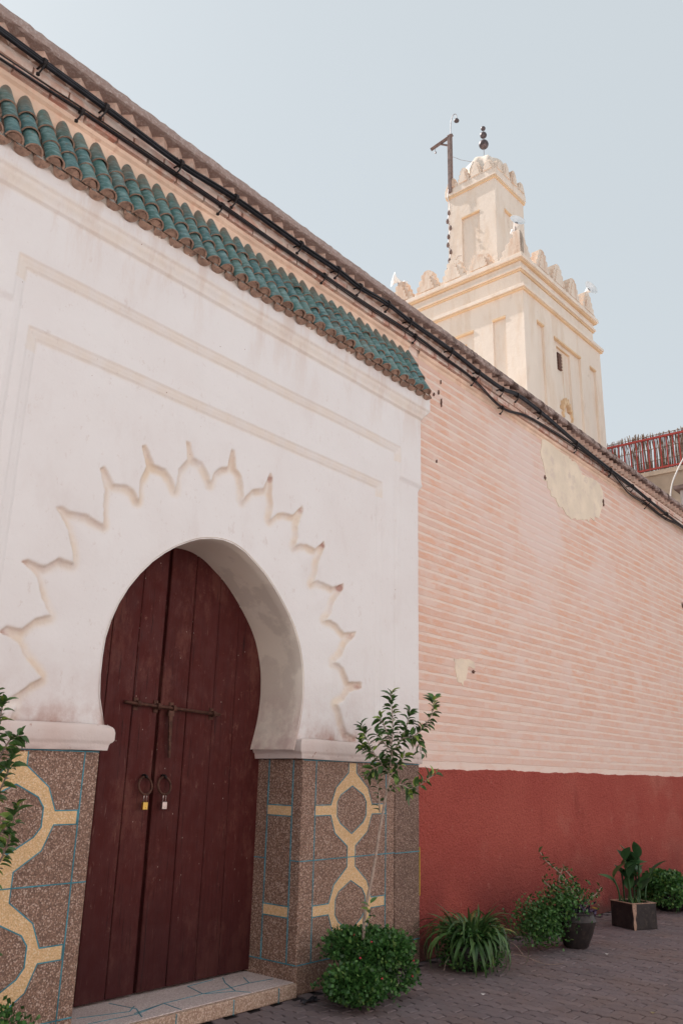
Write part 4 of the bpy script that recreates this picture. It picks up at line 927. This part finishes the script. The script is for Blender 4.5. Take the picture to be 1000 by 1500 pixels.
def twig_leaves(parent, base, pts, n, s=1., spread=1.):
    """leaves spiralling along a polyline (world coordinates)"""
    sp = spline(pts, 4); off = Vector(base)
    for i in range(n):
        t = (i+.5)/n; k2 = min(len(sp)-2, int(t*(len(sp)-1))); p = sp[k2].lerp(sp[k2+1], t*(len(sp)-1)-k2); d = (sp[k2+1]-sp[k2]).normalized()
        side = rv(); side = (side - d*side.dot(d)).normalized()
        dd = (side*spread + d*.55 + Vector((0, 0, -.15 + .5*(t > .8)))).normalized()
        inst('leaf', FL[i % 3], parent, mat=dmat(p-off+dd*.006, dd, random.uniform(-.9, .9), s*random.uniform(.7, 1.2)))
# --- young ficus growing out of the clipped bush
BX = Vector((5.50, 4.27, 0))
tree = thing('young_tree', 'slender young tree with pale trunk and sparse glossy leaves rising from the clipped bush', 'tree', (5.46, 4.24, .02))
def wp(px, py, d=0.):   # point on the vertical plane through the plant, facing the street
    n = Vector((fw.x, fw.y, 0)).normalized(); r = ray(px, py); t = (Vector((5.46, 4.24, 0))-O).dot(n)/r.dot(n); return O + r*(t+d)
tr = [Vector((5.46, 4.24, .03)), wp(533, 1350), wp(545, 1283), wp(556, 1215), wp(566, 1160), wp(571, 1135)]
def brn(pts, r0, r1, name='branch'):
    sp = spline(pts, 5); n = len(sp); W(MB().tube(sp, [r0+(r1-r0)*i/(n-1) for i in range(n)], 7), name, M['bark'], tree, smooth=True)
brn(tr, .013, .010, 'trunk')
B = [([(571,1137),(560,1120),(548,1105),(538,1085),(528,1062)], 30, .05), ([(560,1120),(545,1128),(536,1140)], 10, .0), ([(571,1137),(572,1105),(575,1070),(574,1040),(572,1015)], 40, -.03),
     ([(573,1090),(562,1062),(556,1050)], 12, .08), ([(572,1105),(588,1082),(596,1060),(600,1040)], 26, .06), ([(588,1082),(605,1078),(620,1066),(632,1045),(636,1022)], 34, -.05), ([(605,1078),(614,1090),(616,1104)], 8, .02),
     ([(566,1160),(585,1150),(600,1155),(612,1152),(625,1142),(640,1132)], 20, -.1), ([(600,1155),(605,1165)], 6, -.1), ([(571,1137),(585,1120),(592,1105)], 14, .1), ([(548,1105),(535,1098),(528,1085)], 12, .1), ([(566,1120),(575,1108),(560,1085),(550,1075)], 16, -.08), ([(556,1190),(553,1150),(544,1140)], 8, .03)]
for pl, n, dd in B:
    pts = [wp(x, y, dd*i/(len(pl)-1)*.6) for i, (x, y) in enumerate(pl)]; brn(pts, .006, .0025); twig_leaves(tree, tree.location, pts, int(n*1.9), .92)
twig_leaves(tree, tree.location, [wp(540, 1360, -.05), wp(541, 1345, -.05), wp(541, 1322, -.05)], 10, .8)
# --- leafy stems of the tree at the left edge
tl_ = thing('street_shrub', 'dark leafy shrub branches reaching in at the left edge in front of the terrazzo base', 'shrub', (2.35, 3.95, 0))
def wl(px, py, d=0.):
    n = Vector((.42, .9, 0)).normalized(); r = ray(px, py); t = (Vector((2.35, 3.95, 0))-O).dot(n)/r.dot(n); return O + r*(t+d)
def brl(pts, r0, r1, name='branch'):
    sp = spline(pts, 5); n = len(sp); W(MB().tube(sp, [r0+(r1-r0)*i/(n-1) for i in range(n)], 7), name, M['grey_stem'], tl_, smooth=True)
brl([Vector((2.15, 3.9, 0)), wl(-60, 1420), wl(-45, 1300), wl(-25, 1240)], .016, .01, 'trunk')
for pl, n in (([(-25,1240),(-12,1150),(-5,1090),(2,1045),(6,1028)], 34), ([(-10,1130),(8,1095),(20,1080),(32,1078)], 22), ([(-12,1180),(4,1150),(14,1125),(20,1105)], 22), ([(-25,1300),(0,1262),(12,1235),(20,1205),(26,1180)], 34), ([(-20,1240),(-2,1225),(10,1210)], 12), ([(-30,1420),(-18,1410),(-4,1402)], 8), ([(-12,1100),(-6,1060),(-8,1010)], 14)):
    pts = [wl(x, y) for x, y in pl]; brl(pts, .006, .002); twig_leaves(tl_, tl_.location, pts, int(n*1.7), .78)
# --- rounded bushes made of many small leaves
def bush(name, label, loc, rx, ry, rz_, zc, n, mat='bush_leaf', ls=.02, lump=.16, pot=None, cat='bush', flowers=0, seed=1, stems=True):
    t = thing(name, label, cat, loc); r_ = random.Random(seed); mb = MB()
    ph = [(rv(1.), r_.uniform(.5, 1)) for _ in range(14)]
    for i in range(n):
        d = Vector((r_.gauss(0, 1), r_.gauss(0, 1), r_.gauss(0, 1))).normalized()
        v, w = ph[r_.randrange(14)]; rad = r_.uniform(.3, 1)**.4
        c0 = Vector((v.x*rx, v.y*ry, v.z*rz_))*(.50+.22*w); q0 = .34+.22*w
        p = c0 + Vector((d.x*rx, d.y*ry, d.z*rz_))*q0*rad*(1+lump*r_.uniform(-1, 1)); p.z += zc
        if p.z < .015: continue
        dd = (d + rv(.9)).normalized(); x = dd.cross(rv()).normalized(); l = ls*r_.uniform(.6, 1.25); w = l*.42; nn = x.cross(dd)
        mb.add([p, p+dd*l*.5+x*w, p+dd*l, p+dd*l*.5-x*w], [(0, 1, 2, 3)])
    for q in range(34):
        v = Vector((r_.gauss(0, 1), r_.gauss(0, 1), r_.gauss(.25, .8))).normalized(); L0 = r_.uniform(.04, .11)
        for w_ in range(12):
            p = Vector((v.x*rx, v.y*ry, v.z*rz_))*.9 + v*L0*w_/11 + rv(.010); p.z += zc - .03*(w_/11)**2
            if p.z < .02: continue
            dd = (v*.6+rv(.9)).normalized(); x = dd.cross(rv()).normalized(); l = ls*r_.uniform(.6, 1.0)
            mb.add([p, p+dd*l*.5+x*l*.4, p+dd*l, p+dd*l*.5-x*l*.4], [(0, 1, 2, 3)])
    o = mb.build('foliage', M[mat], t, fix=False); o['kind'] = 'stuff'
    if stems:
        for a in range(7):
            a_ = a*.9+r_.uniform(0, .4); e = Vector((math.cos(a_)*rx*.6, math.sin(a_)*ry*.6, zc+rz_*.3*r_.uniform(.4, 1.4)))
            MB().tube(spline([(0, 0, .06), (e.x*.3, e.y*.3, zc*.6), tuple(e)], 4), [.008]*9 and .006, 5).build('stem', M['grey_stem'], t)
    for f in range(flowers):
        d = Vector((r_.gauss(0, 1), r_.gauss(-.8, .7), r_.gauss(0, .7))).normalized(); p = Vector((d.x*rx, d.y*ry, d.z*rz_+zc))
        MB().lathe([(.001, -.006), (.008, 0), (.006, .006), (.001, .008)], p, 6).build('flower', M['flower_red'], t)
    if pot: pot(t)
    return t
def round_pot(r0, r1, h, mat, belly=0.):
    def f(t):
        prof = [(r0*.9, 0), (r0, .01), ((r0+r1)/2+belly*.6, h*.35), (r1+belly, h*.75), (r1, h*.93), (r1+.012, h*.95), (r1+.012, h), (r1-.012, h), (r1-.02, h*.88), (.01, h*.88)]
        MB().lathe(prof, seg=28).build('pot', M[mat], t, ang=45); MB().lathe([(.001, h*.89), (r1-.02, h*.885)], seg=20).build('soil', M['soil'], t)
    return f
bush('clipped_bush', 'dense rounded bright green bush hiding its pot beside the doorstep', (5.47, 4.25, 0), .40, .36, .225, .235, 19000, ls=.031, pot=round_pot(.12, .17, .22, 'dark_pot'), flowers=9, seed=3)
bush('clipped_bush', 'small green bush cut off by the bottom left corner of the picture', (2.52, 4.25, 0), .29, .28, .23, .20, 8000, ls=.028, pot=round_pot(.11, .15, .16, 'dark_pot'), seed=5)
bush('ivy_bush', 'dark green leafy potted bush at the right edge beyond the square planter', (11.85, 4.22, 0), .38, .36, .22, .23, 8500, ls=.042, pot=round_pot(.15, .2, .25, 'dark_pot'), seed=8)
# --- spider plant
sp_ = thing('spider_plant', 'sprawling plant with long arching grass like leaves in a dark pot by the red wall', 'plant', (7.0, 4.26, 0))
round_pot(.15, .19, .20, 'dark_pot', .015)(sp_)
def blade_mesh(L, wd, arch, twist, seg=9):
    vs_ = []
    for i in range(seg+1):
        t = i/seg; a = math.pi*.5*(1-t*arch); 
        vs_.append(t)
    pts = [Vector((0, 0, 0))]; ang = 1.35
    for i in range(seg): ang -= arch*2.6/seg*(1+.6*i/seg); pts.append(pts[-1]+Vector((0, math.cos(ang), math.sin(ang)))*L/seg)
    vv = []
    for i, p in enumerate(pts):
        t = i/seg; w = wd*(math.sin(math.pi*min(1, .12+.88*t))**.6 if t < 1 else .05)*(1-.5*t); x = Vector((math.cos(twist*t), 0, math.sin(twist*t)))*w
        vv += [p-x, p+Vector((0, 0, -w*.25)), p+x]
    me = MB().add(vv, [(i*3+q, i*3+q+1, (i+1)*3+q+1, (i+1)*3+q) for i in range(seg) for q in range(2)]).mesh('leaf'); me.materials.append(M['blade_leaf'])
    me.polygons.foreach_set('use_smooth', [True]*len(me.polygons)); return me
BM_ = [blade_mesh(.50, .013, .9, .5), blade_mesh(.40, .012, .65, -.4), blade_mesh(.56, .014, 1.05, .3), blade_mesh(.34, .011, .4, .2), blade_mesh(.45, .012, 1.15, -.6)]
for i in range(290):
    a = random.uniform(0, 6.283); r_ = random.uniform(0, .15)
    o = inst('leaf', BM_[random.choice((0, 1, 1, 2, 4, 3, 3))], sp_, (math.cos(a)*r_, math.sin(a)*r_, .19), rot=(random.uniform(-.45, .4), random.uniform(-.35, .35), -a+math.pi/2 if False else a-math.pi/2+random.uniform(-.5, .5)), scale=(1.4, *(2*[random.uniform(.65, 1.3)])))
mb = MB(); r_ = random.Random(4)
for i in range(2600):
    a = r_.uniform(0, 6.283); q = .27*r_.random()**.5; p = Vector((math.cos(a)*q, math.sin(a)*q, r_.uniform(.03, .36))); d = (Vector((math.cos(a), math.sin(a), -.2))+rv(.8)).normalized(); x = d.cross(rv()).normalized()*.009; l = .035
    mb.add([p, p+d*l*.5+x, p+d*l, p+d*l*.5-x], [(0, 1, 2, 3)])
o = mb.build('undergrowth', M['bush_leaf'], sp_, fix=False); o['kind'] = 'stuff'
for (x, y, z, a) in ((.24, -.08, .26, .3), (.27, -.05, .24, 1.2), (.25, -.12, .2, 2.2)):
    q = [leaf_mesh('dry_leaf', .15, .07, M['dry_leaf'], .4, .6)][0]; inst('dry_leaf', q, sp_, mat=dmat((x, y, z), (math.cos(a), -.4, math.sin(a)*.5), a))
for pp in ([(.15, -.1, .12), (.35, -.28, .10), (.55, -.42, .02), (.75, -.5, .01)], [(.1, -.15, .15), (.3, -.22, .2), (.48, -.3, .03)], [(-.1, .05, .2), (-.25, .08, .1), (-.36, .05, .02)]):
    MB().tube(spline(pp, 5), .003, 5).build('runner', M['grey_stem'], sp_)
# --- crown of thorns in the ovoid pot
ct = thing('thorny_plant', 'straggly thorny shrub with twisted bare stems and small red flowers in an ovoid dark pot', 'plant', (8.60, 4.03, 0))
round_pot(.115, .180, .33, 'dark_pot', .030)(ct)
cb = Vector((8.60, 4.03, 0))
def wc_(px, py, d=0.):
    n = Vector((fw.x, fw.y, 0)).normalized(); r = ray(px, py); t = (cb-O).dot(n)/r.dot(n); return O + r*(t+d)
TH = leaf_mesh('leaf', .045, .020, M['thorn_leaf'], .2, .3)
stems = [([(845,1345),(838,1310),(828,1290),(815,1275),(800,1262),(790,1248)], 50), ([(848,1345),(850,1315),(843,1300),(836,1285),(825,1272)], 34), ([(850,1345),(862,1318),(872,1310),(880,1300)], 26), ([(840,1350),(830,1325),(815,1322),(803,1312),(790,1320)], 30),
         ([(845,1350),(838,1365),(825,1362),(812,1352),(795,1345),(780,1335)], 34), ([(842,1348),(834,1332),(820,1340),(808,1330),(792,1330),(775,1318)], 40), ([(845,1348),(840,1330),(828,1338),(812,1352),(800,1362)], 20), ([(840,1350),(836,1330),(836,1322),(826,1318),(815,1318)], 0), ([(846,1345),(828,1300),(818,1290),(824,1270)], 24), ([(838,1350),(815,1345),(798,1352),(785,1345)], 24), ([(844,1340),(822,1308),(806,1300),(796,1290)], 22)]
for pl, n in stems:
    dd = random.uniform(-.12, .12); pts = [wc_(x, y, dd*i/len(pl)*.3) for i, (x, y) in enumerate(pl)]; spn = spline(pts, 6); W(MB().tube(spn, [.010-.006*i/(len(spn)-1) for i in range(len(spn))], 7), 'stem', M['bark'], ct, smooth=True)
    for i in range(n):
        t = .25+.75*(i+.5)/n; p = spn[min(len(spn)-1, int(t*len(spn)))]; d = rv()+Vector((0, 0, .4)); inst('leaf', TH, ct, mat=dmat(p-cb+rv(.02), d, random.uniform(-1, 1), random.uniform(.7, 1.25)))
for px, py in ((797,1250),(794,1255),(826,1366),(838,1350),(846,1318),(812,1300),(822,1362)):
    p = wc_(px, py, -.02)-cb; MB().lathe([(.001, -.006), (.014, 0), (.010, .006), (.001, .008)], p, 7).build('flower', M['flower_red'], ct)
mb = MB(); mbp = MB(); r_ = random.Random(9)
for i in range(4300):
    a = r_.uniform(0, 6.283); c0 = (Vector((-.36, .18, .24)), Vector((-.20, .08, .34)), Vector((-.10, .02, .45)), Vector((-.50, .16, .30)), Vector((-.42, .14, .20)))[i % 5]; p = c0 + Vector((r_.gauss(0, .14), r_.gauss(0, .10), r_.gauss(0, .085)))
    if p.z < .05: continue
    d = rv(); x = d.cross(rv()).normalized()*.011; l = .036; mb.add([p, p+d*l*.5+x, p+d*l, p+d*l*.5-x], [(0, 1, 2, 3)])
o = mb.build('undergrowth', M['bush_leaf'], ct, fix=False); o['kind'] = 'stuff'
for i in range(170):
    p = Vector((r_.gauss(.02, .085), r_.gauss(-.05, .08), r_.uniform(.30, .40) - .0)); d = rv()+Vector((0, -.2, -.2)); d.normalize(); x = d.cross(rv()).normalized()*.012; l = .055; mbp.add([p, p+d*l*.5+x, p+d*l, p+d*l*.5-x], [(0, 1, 2, 3)])
o = mbp.build('purple_foliage', M['purple_leaf'], ct, fix=False); o['kind'] = 'stuff'
for a, l in ((.9, .22), (1.4, .16), (.2, .14)):
    inst('leaf', leaf_mesh('leaf', l, .022, M['canna_leaf'], .3, .2), ct, mat=dmat((.05, -.05, .33), (math.cos(a)*.5, -.3, 1), a))
inst('yellow_leaf', leaf_mesh('yellow_leaf', .11, .03, M['yellow_paint'], .3, .3), ct, mat=dmat((.14, -.10, .35), (.9, -.5, -.05), .3))
# --- square planter with broad leaved plant
cp = thing('broad_leaf_plant', 'upright plant with broad paddle leaves in a square black peeling planter', 'plant', (10.20, 4.06, 0), RAD(-25))
A2 = .175; hh = .265
pb = MB()
for (a, b) in (((-A2, -A2, .012), (A2, -A2+.025, hh)), ((-A2, A2-.025, .012), (A2, A2, hh)), ((-A2, -A2+.025, .012), (-A2+.025, A2-.025, hh)), ((A2-.025, -A2+.025, .012), (A2, A2-.025, hh))): pb.box(a, b)
pb.box((-A2, -A2, 0), (A2, A2, .03)); pb.build('planter', M['dark_pot'], cp, bevel=.008)
MB().box((-A2+.025, -A2+.025, .05), (A2-.025, A2-.025, hh-.025)).build('soil', M['soil'], cp)
for (a, b) in (((-A2-.004, -A2-.004, hh), (A2+.004, -A2+.03, hh+.008)), ((-A2-.004, A2-.03, hh), (A2+.004, A2+.004, hh+.008)), ((-A2-.004, -A2+.03, hh), (-A2+.03, A2-.03, hh+.008)), ((A2-.03, -A2+.03, hh), (A2+.004, A2-.03, hh+.008))):
    MB().box(a, b).build('rim', M['terracotta'], cp, bevel=.003)
q = [(-.016, 0), (.012, 0), (.02, .05), (.008, .11), (.03, .18), (.035, hh), (-.05, hh), (-.03, .2), (-.012, .12), (-.02, .06)]
MB().prism(q, lambda u, v, w: (-A2+.02+u if u > -.02 else -A2-.004+u*0, -A2-w, v), .0, .005).build('peeled_edge', M['terracotta'], cp)
def paddle(L, wd, bend, mat):
    vv = []; seg = 8
    for i in range(seg+1):
        t = i/seg; w = wd*math.sin(math.pi*(.04+.96*t)**.85)**.8*.5 if 0 < t < 1 else .003; y = L*t; z = -bend*L*t*t
        vv += [(-w, y, z+w*.35), (0, y, z), (w, y, z+w*.35)]
    me = MB().add(vv, [(i*3+q, i*3+q+1, (i+1)*3+q+1, (i+1)*3+q) for i in range(seg) for q in range(2)]).mesh('leaf'); me.materials.append(mat); me.polygons.foreach_set('use_smooth', [True]*len(me.polygons)); return me
PD = [paddle(.32, .17, .35, M['canna_leaf']), paddle(.26, .16, .6, M['canna_leaf']), paddle(.34, .16, .15, M['canna_leaf'])]
rr = random.Random(21)
for i, (x, y, h) in enumerate(((-.06, -.02, .62), (.0, .03, .58), (.07, -.04, .52), (-.15, .04, .34), (.12, .05, .42), (.03, -.08, .66), (.16, -.03, .36), (-.10, -.08, .50), (.10, .08, .60), (-.03, .10, .48))):
    e = Vector((x*1.3+rr.uniform(-.03, .03), y*1.3, hh+h*.72))
    MB().tube(spline([(x, y, hh-.03), (x*1.1, y, hh+h*.35), tuple(e)], 4), .010, 6).build('stem', M['canna_leaf'], cp, smooth=True)
    for j in range(4 if h > .5 else 2):
        t = 1 - j*.22; p = Vector((x, y, hh-.03)).lerp(e, t); a = rr.uniform(0, 6.28)
        inst('leaf', PD[(i+j) % 3], cp, mat=dmat(p, (math.cos(a)*.8, math.sin(a)*.8, rr.uniform(.7, 2.0)), rr.uniform(-.5, .5), rr.uniform(.6, .85)))
for i in range(26):
    a = rr.uniform(0, 6.28); inst('leaf', BM_[3], cp, (rr.uniform(-.14, .14), rr.uniform(-.14, .14), hh-.03), rot=(rr.uniform(-.1, .4), 0, a), scale=(.8, .35, .4))
# --- litter
lt = thing('litter', 'crumpled dark wrapper with a bluish glint lying beside the clipped bush', 'litter', (5.17, 4.50, 0))
mb = MB(); n = 7
vv = [((i/n-.5)*.17+random.uniform(-.01, .01), (j/4-.5)*.06+random.uniform(-.008, .008), .012+random.uniform(-.008, .022)) for j in range(5) for i in range(n+1)]
mb.add(vv, [(j*(n+1)+i, j*(n+1)+i+1, (j+1)*(n+1)+i+1, (j+1)*(n+1)+i) for j in range(4) for i in range(n)]); mb.build('wrapper', M['black_rubber'], lt)
for i, (px, py, lab) in enumerate(((707,1457,'small white paper scrap on the paving in front of the spider plant'), (955,1484,'tiny yellowish scrap on the paving at the lower right'), (888,1398,'pale scrap on the paving between the ovoid pot and the square planter'))):
    p = at_ground(px, py, .004); t = MB().add([(-.018, -.01, 0), (.016, -.013, .004), (.02, .01, .001), (-.012, .014, .006)], [(0, 1, 2, 3)]).build('paper_scrap', M['white_cable'] if i != 1 else M['dry_leaf'], None, loc=p+Vector((0, 0, .002))); tag(t, lab, 'litter')
